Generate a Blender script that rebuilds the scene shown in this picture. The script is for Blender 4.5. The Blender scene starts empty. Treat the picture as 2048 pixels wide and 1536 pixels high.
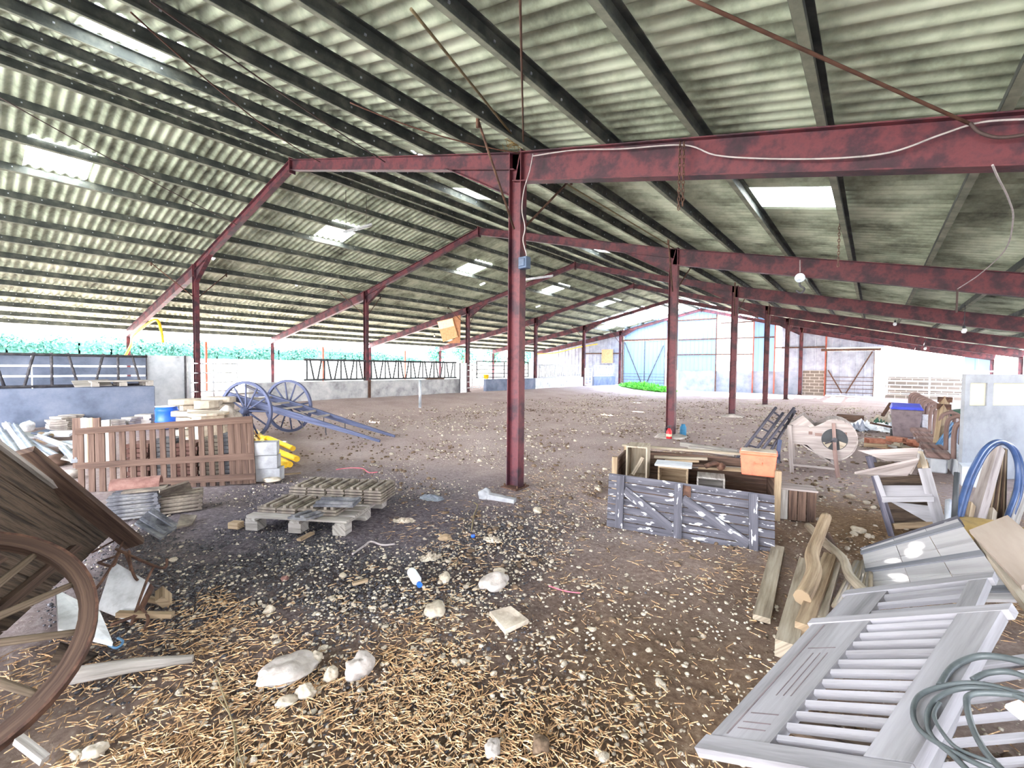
import bpy, math, random
from mathutils import Vector, Matrix, noise
random.seed(7)
SC = bpy.context.scene
COL = SC.collection
V = Vector
PI = math.pi

# ------------------------------------------------------------------ camera
FPX = 897.856
yaw, pit, rol = math.radians(38.86), math.radians(-2.099), math.radians(0.518)
CH = 1.62
cf = V((-math.sin(yaw)*math.cos(pit), math.cos(yaw)*math.cos(pit), math.sin(pit)))
r0 = V((math.cos(yaw), math.sin(yaw), 0)); u0 = r0.cross(cf)
cr = math.cos(rol)*r0 + math.sin(rol)*u0
cu = -math.sin(rol)*r0 + math.cos(rol)*u0
CC = V((0, 0, CH))
cam = bpy.data.cameras.new('camera'); camo = bpy.data.objects.new('camera', cam); COL.objects.link(camo)
M3 = Matrix((cr, cu, -cf)).transposed()
camo.matrix_world = Matrix.Translation(CC) @ M3.to_4x4()
cam.sensor_width = 36; cam.lens = 36*FPX/2048; cam.clip_start = 0.05; cam.clip_end = 400
SC.camera = camo

def ray(x, y): return cf*FPX + cr*(x-1024) + cu*(768-y)
def ss(t): t = max(0, min(1, t)); return t*t*(3-2*t)
def gz(X, Y): return .33*ss((-11.2-X)/4.6)          # the dirt rises gently towards the feed alley
def G(x, y, dz=0.0):                                # where a sight line meets the dirt floor
    d = ray(x, y); z = 0
    for _ in range(12):
        t = (z+dz-CH)/d.z; p = CC + d*t; z = gz(p.x, p.y)
    return V((p.x, p.y, z+dz))
def Z(x, y, z): d = ray(x, y); return CC + d*((z-CH)/d.z)
def D(x, y, dep): return CC + ray(x, y)*(dep/FPX)
def PY(x, y, Y): d = ray(x, y); return CC + d*(Y/d.y)
def PX(x, y, X): d = ray(x, y); return CC + d*(X/d.x)

# ------------------------------------------------------------------ mesh builder
class MB:
    def __init__(s): s.v = []; s.f = []; s.uv = []; s.sm = []; s.mi = []
    def face(s, idx, uv=None, sm=False, mi=0):
        s.f.append(tuple(idx)); s.uv.append(uv or [(0, 0)]*len(idx)); s.sm.append(sm); s.mi.append(mi)
    def hexa(s, c, la=None, mi=0):
        # c: 8 corners (000,100,110,010,001,101,111,011); grain runs along the longest edge
        b = len(s.v); s.v += [V(p) for p in c]
        e = [(c[1]-c[0]).length, (c[3]-c[0]).length, (c[4]-c[0]).length]
        ax = e.index(max(e)) if la is None else la
        o = random.random()*9; q = random.random()*9
        def co(i):
            a = (i in (1, 2, 5, 6))*e[0]; bb = (i in (2, 3, 6, 7))*e[1]; cc = (i >= 4)*e[2]
            l = [a, bb, cc]; L = l.pop(ax); return (o+L, q+l[0]+l[1])
        for f in ((0, 3, 2, 1), (4, 5, 6, 7), (0, 1, 5, 4), (1, 2, 6, 5), (2, 3, 7, 6), (3, 0, 4, 7)):
            s.face([b+i for i in f], [co(i) for i in f], False, mi)
    def box(s, c, size, M=None, mi=0):
        c = V(c); x, y, z = [k/2 for k in size]
        P = [V(p) for p in ((-x,-y,-z),(x,-y,-z),(x,y,-z),(-x,y,-z),(-x,-y,z),(x,-y,z),(x,y,z),(-x,y,z))]
        if M is not None: P = [M @ p for p in P]
        s.hexa([c+p for p in P], mi=mi)
    def bar(s, p, q, w, h, up=(0, 0, 1), mi=0, w2=None, h2=None):
        p, q = V(p), V(q); d = (q-p).normalized(); up = V(up)
        if abs(d.dot(up.normalized())) > .98: up = V((1, 0, 0))
        a = d.cross(up).normalized(); u = a.cross(d).normalized()
        w2 = w if w2 is None else w2; h2 = h if h2 is None else h2
        c = [p-a*w/2-u*h/2, q-a*w2/2-u*h2/2, q+a*w2/2-u*h2/2, p+a*w/2-u*h/2,
             p-a*w/2+u*h/2, q-a*w2/2+u*h2/2, q+a*w2/2+u*h2/2, p+a*w/2+u*h/2]
        s.hexa(c, 0, mi)
    def tube(s, pts, r, n=8, closed=False, cap=True, sm=True, mi=0, flat=1.0):
        pts = [V(p) for p in pts]; N = len(pts)
        rr = r if isinstance(r, (list, tuple)) else [r]*N
        b = len(s.v); pu = None; L = 0
        Ls = []
        for i, p in enumerate(pts):
            if closed: t = pts[(i+1) % N]-pts[i-1]
            else: t = pts[min(i+1, N-1)]-pts[max(i-1, 0)]
            if t.length < 1e-9: t = V((0, 0, 1))
            t.normalize()
            if pu is None:
                up = V((0, 0, 1)) if abs(t.z) < .9 else V((1, 0, 0))
                pu = (up-t*up.dot(t)).normalized()
            else:
                pu = pu-t*pu.dot(t); pu = pu.normalized() if pu.length > 1e-6 else t.orthogonal().normalized()
            a = t.cross(pu)
            if i: L += (p-pts[i-1]).length
            Ls.append(L)
            for k in range(n):
                th = 2*PI*k/n; s.v.append(p+(a*math.cos(th)+pu*math.sin(th)*flat)*rr[i])
        per = 2*PI*max(rr)
        for i in range(N if closed else N-1):
            j = (i+1) % N
            for k in range(n):
                k2 = (k+1) % n
                l0, l1 = Ls[i], (Ls[j] if j else L+.1)
                s.face((b+i*n+k, b+i*n+k2, b+j*n+k2, b+j*n+k),
                       [(l0, per*k/n), (l0, per*(k+1)/n), (l1, per*(k+1)/n), (l1, per*k/n)], sm, mi)
        if cap and not closed:
            s.face([b+k for k in range(n)][::-1], None, False, mi); s.face([b+(N-1)*n+k for k in range(n)], None, False, mi)
    def prism(s, poly, off, mi=0):
        # polygon (3D points) swept along off
        poly = [V(p) for p in poly]; off = V(off); b = len(s.v); n = len(poly)
        s.v += poly + [p+off for p in poly]
        o = poly[0]; e = (poly[1]-o).normalized(); nn = off.normalized(); g = nn.cross(e)
        uv = [((p-o).dot(e), (p-o).dot(g)) for p in poly]
        s.face([b+i for i in range(n)][::-1], uv[::-1], False, mi); s.face([b+n+i for i in range(n)], uv, False, mi)
        L = 0
        for i in range(n):
            j = (i+1) % n; l = (poly[j]-poly[i]).length
            s.face((b+i, b+j, b+n+j, b+n+i), [(L, 0), (L+l, 0), (L+l, off.length), (L, off.length)], False, mi); L += l
    def lathe(s, o, ax, prof, n=24, sm=True, mi=0, closed=False):
        # prof: list of (radius, height along ax)
        o = V(o); ax = V(ax).normalized(); a = ax.orthogonal().normalized(); c = ax.cross(a); b = len(s.v)
        for r, h in prof:
            for k in range(n):
                th = 2*PI*k/n; s.v.append(o+ax*h+(a*math.cos(th)+c*math.sin(th))*r)
        m = len(prof)
        for i in range(m if closed else m-1):
            i2 = (i+1) % m
            for k in range(n):
                k2 = (k+1) % n; s.face((b+i*n+k, b+i*n+k2, b+i2*n+k2, b+i2*n+k), [(k/n*2, i*.1), ((k+1)/n*2, i*.1), ((k+1)/n*2, i*.1+.1), (k/n*2, i*.1+.1)], sm, mi)
        if not closed:
            s.face([b+k for k in range(n)][::-1], None, False, mi); s.face([b+(m-1)*n+k for k in range(n)], None, False, mi)
    def rock(s, c, size, seed=0, sub=2, mi=0, sm=True):
        vs, fs = ICO[sub]; b = len(s.v); c = V(c)
        rz = Matrix.Rotation(random.random()*6.28, 3, 'Z'); o = V((seed*3.1, seed*1.7, seed*.9))
        for p in vs:
            k = 1 + .34*noise.noise(p*1.1+o) + .16*noise.noise(p*2.7+o)
            q = V((p.x*size[0], p.y*size[1], p.z*size[2]))*k
            s.v.append(c + rz @ q)
        for f in fs: s.face([b+i for i in f], None, sm, mi)
    def crumple(s, c, sx, sy, h, seed=0, n=14, rag=.35):
        c = V(c); b = len(s.v); rz = Matrix.Rotation(seed*1.7, 3, 'Z'); o = V((seed*2.3, seed*.7, 0))
        for i in range(n+1):
            for j in range(n+1):
                u, v = i/n*2-1, j/n*2-1; k = 1-rag*abs(noise.noise(V((u*1.5, v*1.5, seed*3.3))))
                r = max(abs(u), abs(v)); q = math.hypot(u, v) or 1; f = r/q
                x, y = u*f*k*sx, v*f*k*sy
                e = 1-r*r
                z = h*(.25+.75*e)*abs(noise.noise(V((u*2.2, v*2.2, 1))+o)+.5*noise.noise(V((u*5, v*5, 4))+o))*1.6+h*.5*e*(noise.noise(V((u*.9, v*.9, 2))+o)+.6)
                s.v.append(c+rz @ V((x, y, max(0, z))))
        for i in range(n):
            for j in range(n): k = b+i*(n+1)+j; s.face((k, k+n+1, k+n+2, k+1), None, False)
    def build(s, name, mat, parent=None, bevel=0):
        me = bpy.data.meshes.new(name)
        o = bpy.data.objects.new(name, me); COL.objects.link(o)
        off = parent_loc(parent)
        me.from_pydata([tuple(p-off) for p in s.v], [], s.f)
        uvl = me.uv_layers.new(name='UVMap')
        flat = [c for f in s.uv for uv in f for c in uv]
        uvl.data.foreach_set('uv', flat)
        me.polygons.foreach_set('use_smooth', s.sm)
        for m in (mat if isinstance(mat, (list, tuple)) else [mat]): me.materials.append(m)
        if any(s.mi): me.polygons.foreach_set('material_index', s.mi)
        if parent: o.parent = parent
        if bevel:
            b = o.modifiers.new('bevel', 'BEVEL'); b.width = bevel; b.segments = 1; b.limit_method = 'ANGLE'
        me.update()
        return o

def parent_loc(p):
    if p is None: return V((0, 0, 0))
    return V(p.location) + parent_loc(p.parent)

def ico(sub):
    t = (1+5**.5)/2
    v = [V(p).normalized() for p in ((-1,t,0),(1,t,0),(-1,-t,0),(1,-t,0),(0,-1,t),(0,1,t),(0,-1,-t),(0,1,-t),(t,0,-1),(t,0,1),(-t,0,-1),(-t,0,1))]
    f = [(0,11,5),(0,5,1),(0,1,7),(0,7,10),(0,10,11),(1,5,9),(5,11,4),(11,10,2),(10,7,6),(7,1,8),(3,9,4),(3,4,2),(3,2,6),(3,6,8),(3,8,9),(4,9,5),(2,4,11),(6,2,10),(8,6,7),(9,8,1)]
    for _ in range(sub):
        mid = {}; nf = []
        def m(a, b):
            k = (min(a, b), max(a, b))
            if k not in mid: v.append(((v[a]+v[b])/2).normalized()); mid[k] = len(v)-1
            return mid[k]
        for a, b, c in f:
            x, y, z = m(a, b), m(b, c), m(c, a); nf += [(a, x, z), (b, y, x), (c, z, y), (x, y, z)]
        f = nf
    return v, f
ICO = {k: ico(k) for k in range(4)}

def tag(o, label=None, cat=None, group=None, kind=None):
    if label: o['label'] = label
    if cat: o['category'] = cat
    if group: o['group'] = group
    if kind: o['kind'] = kind
    return o
def thing(name, label, cat, loc=(0, 0, 0), group=None):
    o = bpy.data.objects.new(name, None); COL.objects.link(o); o.location = V(loc); o.empty_display_size = .1
    return tag(o, label, cat, group)
def one(mb, name, mat, label, cat, group=None, kind=None, bevel=0, loc=None):
    # a thing that is a single mesh; its origin goes to the middle of its base
    xs = [p.x for p in mb.v]; ys = [p.y for p in mb.v]; zs = [p.z for p in mb.v]
    c = V(((min(xs)+max(xs))/2, (min(ys)+max(ys))/2, min(zs)))
    mb.v = [p-c for p in mb.v]
    o = mb.build(name, mat, None, bevel); o.location = c
    return tag(o, label, cat, group, kind)
def copy_tree(o, parent=None):
    c = o.copy(); COL.objects.link(c)
    if parent: c.parent = parent
    for ch in o.children: copy_tree(ch, c)
    return c

class Quad:
    # a (bilinear) board plane: a,b,c,d in order round; u runs a->b, v runs a->d, n along the normal
    def __init__(s, a, b, c, d, flip=False):
        s.a, s.b, s.c, s.d = [V(p) for p in (a, b, c, d)]
        s.n = ((s.b-s.a)+(s.c-s.d)).cross((s.d-s.a)+(s.c-s.b)).normalized()
        if flip: s.n = -s.n
        s.U = ((s.b-s.a).length+(s.c-s.d).length)/2; s.V = ((s.d-s.a).length+(s.c-s.b).length)/2
    def at(s, u, v, n=0): return s.a*(1-u)*(1-v)+s.b*u*(1-v)+s.c*u*v+s.d*(1-u)*v+s.n*n
    def hexa(s, mb, u0, u1, v0, v1, n0, n1, la=None, mi=0):
        mb.hexa([s.at(u0,v0,n0), s.at(u1,v0,n0), s.at(u1,v1,n0), s.at(u0,v1,n0), s.at(u0,v0,n1), s.at(u1,v0,n1), s.at(u1,v1,n1), s.at(u0,v1,n1)], la, mi)
def solve3(A, b):
    m = Matrix(A); return m.inverted() @ V(b)
def quad_px(px, i, z):
    R = [ray(*p) for p in px]
    m = Matrix((-R[1], R[2], -R[3])).transposed()
    l = m.inverted() @ (-R[0]); lam = [1, l.x, l.y, l.z]
    k = (z-CH)/(lam[i]*R[i].z)
    return [CC+R[j]*lam[j]*k for j in range(4)]
def arc(p0, p1, sag, n=12, d=V((0, 0, -1))):
    p0, p1 = V(p0), V(p1)
    return [p0.lerp(p1, i/n)+d*sag*4*(i/n)*(1-i/n) for i in range(n+1)]
def smooth_path(pts, n=6):
    pts = [V(p) for p in pts]; out = []
    for i in range(len(pts)-1):
        p0 = pts[max(i-1, 0)]; p1 = pts[i]; p2 = pts[i+1]; p3 = pts[min(i+2, len(pts)-1)]
        for k in range(n):
            t = k/n; out.append(.5*((2*p1)+(p2-p0)*t+(2*p0-5*p1+4*p2-p3)*t*t+(3*p1-p0-3*p2+p3)*t**3))
    out.append(pts[-1]); return out
ORD = ['first', 'second', 'third', 'fourth', 'fifth', 'sixth', 'seventh', 'eighth', 'ninth', 'tenth', 'eleventh', 'twelfth', 'thirteenth', 'fourteenth', 'fifteenth', 'sixteenth', 'seventeenth', 'eighteenth', 'nineteenth', 'twentieth']

# ------------------------------------------------------------------ materials
def srgb(c): return tuple(((x/255)/12.92 if x/255 <= .04045 else ((x/255+.055)/1.055)**2.4) for x in c)
MATS = {}
def base(name):
    m = bpy.data.materials.new(name); m.use_nodes = True; MATS[name] = m
    nt = m.node_tree; return m, nt, nt.nodes['Principled BSDF']
def nd(nt, t, **k):
    n = nt.nodes.new(t)
    for a, b in k.items(): setattr(n, a, b)
    return n
def ramp(nt, stops):
    r = nd(nt, 'ShaderNodeValToRGB'); e = r.color_ramp.elements
    while len(e) < len(stops): e.new(.5)
    for i, (p, c) in enumerate(stops): e[i].position = p; e[i].color = (*srgb(c), 1)
    return r
def mottled(name, cols, scale=3, detail=6, rough=.8, metal=0, bump=.15, bscale=None, stretch=None, uv=False, spec=.3, pos=None, distort=0):
    m, nt, b = base(name); L = nt.links.new
    tc = nd(nt, 'ShaderNodeTexCoord'); mp = nd(nt, 'ShaderNodeMapping'); L(tc.outputs['UV' if uv else 'Object'], mp.inputs[0])
    if stretch: mp.inputs['Scale'].default_value = stretch
    n = nd(nt, 'ShaderNodeTexNoise'); n.inputs['Scale'].default_value = scale; n.inputs['Detail'].default_value = detail; n.inputs['Roughness'].default_value = .65
    n.inputs['Distortion'].default_value = distort
    L(mp.outputs[0], n.inputs['Vector'])
    k = len(cols); pos = pos or [.3+.4*i/max(k-1, 1) for i in range(k)]
    r = ramp(nt, list(zip(pos, cols))); L(n.outputs['Fac'], r.inputs[0]); L(r.outputs[0], b.inputs['Base Color'])
    b.inputs['Roughness'].default_value = rough; b.inputs['Metallic'].default_value = metal; b.inputs['Specular IOR Level'].default_value = spec
    if bump:
        n2 = nd(nt, 'ShaderNodeTexNoise'); n2.inputs['Scale'].default_value = bscale or scale*4; n2.inputs['Detail'].default_value = 4
        L(mp.outputs[0], n2.inputs['Vector'])
        bp = nd(nt, 'ShaderNodeBump'); bp.inputs['Strength'].default_value = bump; bp.inputs['Distance'].default_value = .02
        L(n2.outputs['Fac'], bp.inputs['Height']); L(bp.outputs[0], b.inputs['Normal'])
    return m
def desat(c, k=.30):
    m = .3*c[0]+.59*c[1]+.11*c[2]; return tuple(x+(m-x)*k for x in c)
def wood(name, cols, rough=.8, along=2.0, across=28.0, bump=.25, flakes=None):
    cols = [desat(q) for q in cols]
    m = mottled(name, cols, scale=1, detail=5, rough=rough, bump=bump, bscale=2, stretch=(along, across, 1), uv=True, spec=.2)
    if flakes:
        nt = m.node_tree; b = nt.nodes['Principled BSDF']; L = nt.links.new
        src = b.inputs['Base Color'].links[0].from_socket
        tc = nd(nt, 'ShaderNodeTexCoord'); mp = nd(nt, 'ShaderNodeMapping'); mp.inputs['Scale'].default_value = (5, 16, 1); L(tc.outputs['UV'], mp.inputs[0])
        n = nd(nt, 'ShaderNodeTexNoise'); n.inputs['Scale'].default_value = 1.6; n.inputs['Detail'].default_value = 3; L(mp.outputs[0], n.inputs['Vector'])
        r = ramp(nt, [(.60, (0, 0, 0)), (.66, (255, 255, 255))]); L(n.outputs['Fac'], r.inputs[0])
        mx = nd(nt, 'ShaderNodeMix', data_type='RGBA'); L(r.outputs[0], mx.inputs['Factor']); L(src, mx.inputs['A']); mx.inputs['B'].default_value = (*srgb(flakes), 1)
        L(mx.outputs['Result'], b.inputs['Base Color'])
    return m
def plain(name, c, rough=.6, metal=0, spec=.4): return mottled(name, [tuple(x*.82 for x in c), c, tuple(min(255, x*1.08) for x in c)], scale=9, rough=rough, metal=metal, bump=.05, spec=spec)
def translucent(name, c, t=.6, rough=.6):
    m, nt, b = base(name); L = nt.links.new
    b.inputs['Base Color'].default_value = (*srgb(c), 1); b.inputs['Roughness'].default_value = rough
    tr = nd(nt, 'ShaderNodeBsdfTranslucent'); tr.inputs['Color'].default_value = (*srgb(c), 1)
    mx = nd(nt, 'ShaderNodeMixShader'); mx.inputs[0].default_value = t
    L(b.outputs[0], mx.inputs[1]); L(tr.outputs[0], mx.inputs[2]); L(mx.outputs[0], nt.nodes['Material Output'].inputs[0])
    return m
M = MATS
mottled('red_steel', [(30, 18, 26), (60, 29, 40), (96, 43, 50), (58, 34, 46)], scale=2.6, detail=10, rough=.6, bump=.1, pos=[.34, .46, .57, .70], spec=.4)
mottled('orange_steel', [(110, 56, 46), (160, 80, 64), (180, 100, 80)], scale=2, detail=8, rough=.6, bump=.1)
mottled('purlin_steel', [(40, 44, 46), (66, 70, 68), (104, 106, 98)], scale=3, detail=8, rough=.6, bump=.1)
mottled('bounce_lit_flange', [(84, 86, 76), (122, 124, 110), (148, 148, 132)], scale=3, detail=8, rough=.9, bump=.05)  # paler steel: light bounced off the floor painted into the purlins' lower flange
mottled('fibre_cement', [(76, 74, 68), (146, 153, 134), (190, 198, 176), (212, 214, 196)], scale=1.3, detail=10, rough=.95, bump=.1, pos=[.28, .44, .58, .78], spec=.1)
translucent('skylight_sheet', (250, 246, 230), .75)
translucent('blue_sheet', (100, 122, 150), .12)
translucent('white_sheet', (245, 245, 250), .6)
mottled('grey_sheet', [(126, 130, 144), (150, 154, 168), (168, 172, 184)], scale=2, rough=.6, bump=.05)
mottled('concrete', [(120, 120, 124), (164, 164, 168), (190, 188, 190)], scale=2.5, detail=9, rough=.95, bump=.25, spec=.1)
mottled('pale_concrete', [(86, 94, 112), (110, 118, 138), (130, 136, 154)], scale=1.6, detail=9, rough=.95, bump=.15, spec=.1)
mottled('white_peeling', [(110, 112, 120), (184, 188, 196), (206, 208, 214), (222, 222, 226)], scale=3, detail=9, rough=.8, bump=.1, pos=[.3, .4, .6, .8])
mottled('far_plaster', [(104, 110, 122), (132, 138, 150), (150, 154, 164)], scale=1.2, rough=.95, bump=.1, spec=.1)
mottled('rusty_iron', [(50, 36, 32), (82, 58, 48), (112, 82, 66)], scale=12, detail=6, rough=.8, bump=.2)
mottled('dark_iron', [(44, 42, 46), (72, 70, 76), (98, 94, 96)], scale=9, detail=6, rough=.6, bump=.1)
mottled('galvanised', [(140, 146, 156), (178, 184, 194), (206, 210, 218)], scale=6, rough=.45, metal=.5, bump=.05)
wood('old_dark_wood', [(26, 20, 16), (62, 48, 38), (98, 77, 60), (46, 36, 29)], along=1.5, across=16, bump=.6)
wood('rim_wood', [(52, 36, 29), (84, 60, 48), (112, 84, 66)], along=1.5, across=30)
wood('spoke_wood', [(76, 60, 46), (112, 92, 72), (142, 120, 98)], along=2, across=40)
wood('brown_slat', [(66, 45, 36), (94, 66, 53), (114, 85, 70)], along=1.2, across=22)
wood('grey_blue_wood', [(58, 56, 66), (82, 80, 92), (102, 100, 112)], along=1.2, across=24, flakes=(216, 216, 222))
wood('grey_wood', [(112, 104, 98), (156, 146, 138), (184, 176, 168)], along=1.5, across=26)
wood('pale_wood', [(122, 104, 84), (164, 146, 122), (188, 172, 150)], along=1.5, across=22)
wood('tan_wood', [(110, 84, 60), (158, 128, 94), (186, 158, 120)], along=1.5, across=26)
wood('crate_wood', [(52, 36, 30), (98, 70, 56), (134, 100, 80)], along=1.5, across=26)
wood('shutter_paint', [(112, 108, 112), (144, 140, 146), (162, 158, 166)], along=.8, across=10, bump=.1)
wood('panel_paint', [(140, 136, 138), (166, 162, 164), (178, 174, 176)], along=.8, across=7, bump=.1)
wood('panel_strip', [(84, 86, 94), (108, 110, 118), (124, 124, 132)], along=.8, across=12)
wood('mill_wood', [(124, 108, 104), (164, 148, 144), (186, 172, 166)], along=1, across=16)
wood('mill_trim', [(96, 70, 64), (138, 104, 96), (164, 130, 120)], along=1, across=16)
wood('beige_board', [(132, 112, 98), (166, 144, 128), (182, 162, 148)], along=.5, across=2, bump=.05)
wood('blue_cart_paint', [(54, 60, 92), (82, 90, 128), (106, 112, 148)], along=1.5, across=26)
wood('violet_wood', [(44, 40, 52), (78, 74, 90), (118, 112, 126)], along=1.5, across=26)
mottled('roof_tile_grey', [(64, 64, 70), (98, 98, 104), (136, 134, 134)], scale=9, detail=6, rough=.9, bump=.3)
mottled('roof_tile_tan', [(72, 64, 58), (112, 102, 94), (150, 140, 126)], scale=7, detail=6, rough=.9, bump=.3)
mottled('terracotta', [(96, 66, 60), (126, 92, 85), (146, 114, 106)], scale=8, rough=.9, bump=.2)
mottled('brick_red', [(130, 82, 66), (168, 112, 92), (186, 134, 112)], scale=8, rough=.9, bump=.2)
mottled('pale_stone', [(134, 122, 108), (178, 166, 150), (210, 200, 186)], scale=6, detail=7, rough=.95, bump=.4, spec=.1)
mottled('grey_stone', [(130, 122, 116), (172, 163, 157), (200, 192, 188)], scale=5, detail=8, rough=.95, bump=.4, spec=.1)
mottled('slab_stone', [(132, 120, 108), (176, 164, 150), (204, 194, 180)], scale=5, detail=8, rough=.95, bump=.4, spec=.1)
plain('yellow_plastic', (236, 190, 40), .5)
plain('blue_plastic', (40, 96, 210), .4)
plain('orange_paint', (226, 116, 88), .6)
plain('white_enamel', (222, 222, 228), .35)
plain('white_plastic', (230, 232, 238), .5)
plain('black_rubber', (52, 54, 58), .55)
plain('grey_hose', (78, 84, 86), .4)
plain('blue_hose', (56, 76, 116), .35)
plain('light_blue_hose', (78, 122, 160), .4)
plain('bin_brown', (118, 104, 108), .6)
plain('bin_lid_blue', (70, 80, 190), .5)
plain('red_paint', (200, 40, 50), .4)
plain('teal_paint', (50, 120, 160), .5)
plain('cardboard', (196, 150, 110), .9)
plain('brown_card', (160, 114, 84), .9)
plain('paper', (226, 206, 176), .9)
plain('cable_white', (160, 150, 150), .6)
mottled('partition_grey', [(116, 118, 124), (146, 148, 154), (160, 162, 168)], scale=1.4, rough=.7, bump=.05)
plain('cable_dark', (70, 54, 52), .7)
plain('rust_rod', (84, 54, 42), .8)
plain('pale_rod', (120, 106, 78), .8)
plain('dark_green', (48, 84, 66), .6)
plain('ink', (70, 56, 60), .8)
plain('box_blue_grey', (62, 78, 104), .5)
plain('pink_string', (230, 110, 130), .8)
plain('straw_nest', (150, 124, 76), 1)
mottled('hedge_green', [(40, 76, 62), (66, 108, 92), (104, 142, 126)], scale=6, rough=.8, bump=0)
mottled('tree_green', [(34, 74, 58), (62, 118, 94), (104, 156, 130)], scale=4, rough=.8, bump=0)
mottled('weed_green', [(70, 150, 60), (110, 196, 84), (170, 220, 110)], scale=6, rough=.8, bump=0)
mottled('bark', [(70, 56, 46), (104, 86, 70), (130, 110, 92)], scale=8, rough=.95, bump=.3)
mottled('outside_ground', [(150, 144, 126), (172, 166, 150), (188, 184, 172)], scale=.6, detail=8, rough=1, bump=.1, spec=.05)
mottled('straw', [(126, 96, 68), (182, 144, 104), (230, 208, 170)], scale=40, detail=2, rough=.8, bump=0)
def brick(name, c1, c2, mortar, sc, uv=False):
    m, nt, b = base(name); L = nt.links.new
    tc = nd(nt, 'ShaderNodeTexCoord'); mp = nd(nt, 'ShaderNodeMapping'); mp.inputs['Rotation'].default_value = (PI/2, 0, 0); L(tc.outputs['Object'], mp.inputs[0])
    t = nd(nt, 'ShaderNodeTexBrick'); t.inputs['Color1'].default_value = (*srgb(c1), 1); t.inputs['Color2'].default_value = (*srgb(c2), 1); t.inputs['Mortar'].default_value = (*srgb(mortar), 1)
    t.inputs['Scale'].default_value = sc; t.inputs['Mortar Size'].default_value = .02; t.inputs['Brick Width'].default_value = .5; t.inputs['Row Height'].default_value = .2
    L(mp.outputs[0], t.inputs[0]); L(t.outputs[0], b.inputs['Base Color']); b.inputs['Roughness'].default_value = .95
    return m
brick('block_wall', (98, 90, 84), (116, 106, 98), (160, 152, 146), 1.0)
def soil():
    m, nt, b = base('soil'); L = nt.links.new
    tc = nd(nt, 'ShaderNodeTexCoord')
    def noi(s, d=8, ro=.65):
        n = nd(nt, 'ShaderNodeTexNoise'); n.inputs['Scale'].default_value = s; n.inputs['Detail'].default_value = d; n.inputs['Roughness'].default_value = ro
        L(tc.outputs['Object'], n.inputs['Vector']); return n
    def dist(cx, cy, r0, r1, sx=1, sy=1):           # 1 inside r0, 0 beyond r1 (a patch of different dirt)
        mp = nd(nt, 'ShaderNodeMapping'); mp.inputs['Location'].default_value = (-cx*sx, -cy*sy, 0); mp.inputs['Scale'].default_value = (sx, sy, 0); L(tc.outputs['Object'], mp.inputs[0])
        l = nd(nt, 'ShaderNodeVectorMath', operation='LENGTH'); L(mp.outputs[0], l.inputs[0])
        a = nd(nt, 'ShaderNodeMath', operation='MULTIPLY_ADD'); L(n1.outputs['Fac'], a.inputs[0]); a.inputs[1].default_value = 1.6*r1*.5; a.inputs[2].default_value = -.8*r1*.5
        s = nd(nt, 'ShaderNodeMath', operation='ADD'); L(l.outputs['Value'], s.inputs[0]); L(a.outputs[0], s.inputs[1])
        q = nd(nt, 'ShaderNodeMapRange'); q.inputs['From Min'].default_value = r0; q.inputs['From Max'].default_value = r1; q.inputs['To Min'].default_value = 1; q.inputs['To Max'].default_value = 0
        L(s.outputs[0], q.inputs['Value']); return q
    def mix(f, a, bb, k=1):
        x = nd(nt, 'ShaderNodeMix', data_type='RGBA')
        if k != 1:
            t = nd(nt, 'ShaderNodeMath', operation='MULTIPLY'); L(f, t.inputs[0]); t.inputs[1].default_value = k; f = t.outputs[0]
        L(f, x.inputs['Factor']); L(a, x.inputs['A']); L(bb, x.inputs['B']); return x.outputs['Result']
    n1 = noi(.9, 9); n2 = noi(22, 9, .78)
    far = ramp(nt, [(.3, (160, 140, 140)), (.5, (190, 172, 172)), (.7, (208, 194, 192))]); L(n1.outputs['Fac'], far.inputs[0])
    brown = ramp(nt, [(.3, (108, 84, 68)), (.5, (152, 124, 100)), (.7, (186, 160, 132))]); L(n2.outputs['Fac'], brown.inputs[0])
    dark = ramp(nt, [(.32, (52, 48, 58)), (.52, (108, 102, 112)), (.7, (160, 152, 158))]); L(n2.outputs['Fac'], dark.inputs[0])
    fine = ramp(nt, [(.3, (116, 98, 92)), (.5, (178, 158, 150)), (.68, (218, 204, 194))]); L(n2.outputs['Fac'], fine.inputs[0])
    c = mix(noi(3, 5).outputs['Fac'], far.outputs[0], fine.outputs[0])
    c = mix(dist(-1.4, 1.4, 1.2, 3.6).outputs[0], c, brown.outputs[0])
    c = mix(dist(.4, 5.6, .6, 2.4).outputs[0], c, brown.outputs[0])
    c = mix(dist(-4.4, 2.5, 1.0, 3.0, .75, 1).outputs[0], c, dark.outputs[0], .9)
    st = nd(nt, 'ShaderNodeTexVoronoi'); st.inputs['Scale'].default_value = 34; L(tc.outputs['Object'], st.inputs['Vector'])
    pr = ramp(nt, [(.14, (255, 255, 255)), (.2, (0, 0, 0))]); L(st.outputs['Distance'], pr.inputs[0])
    sp = nd(nt, 'ShaderNodeSeparateColor'); L(st.outputs['Color'], sp.inputs[0])
    gt = nd(nt, 'ShaderNodeMath', operation='GREATER_THAN'); L(sp.outputs[0], gt.inputs[0]); gt.inputs[1].default_value = .72
    mu = nd(nt, 'ShaderNodeMath', operation='MULTIPLY'); L(pr.outputs[0], mu.inputs[0]); L(gt.outputs[0], mu.inputs[1])
    peb = nd(nt, 'ShaderNodeRGB'); peb.outputs[0].default_value = (*srgb((206, 190, 172)), 1)
    c = mix(mu.outputs[0], c, peb.outputs[0], .85)
    L(c, b.inputs['Base Color']); b.inputs['Roughness'].default_value = 1; b.inputs['Specular IOR Level'].default_value = .05
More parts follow.
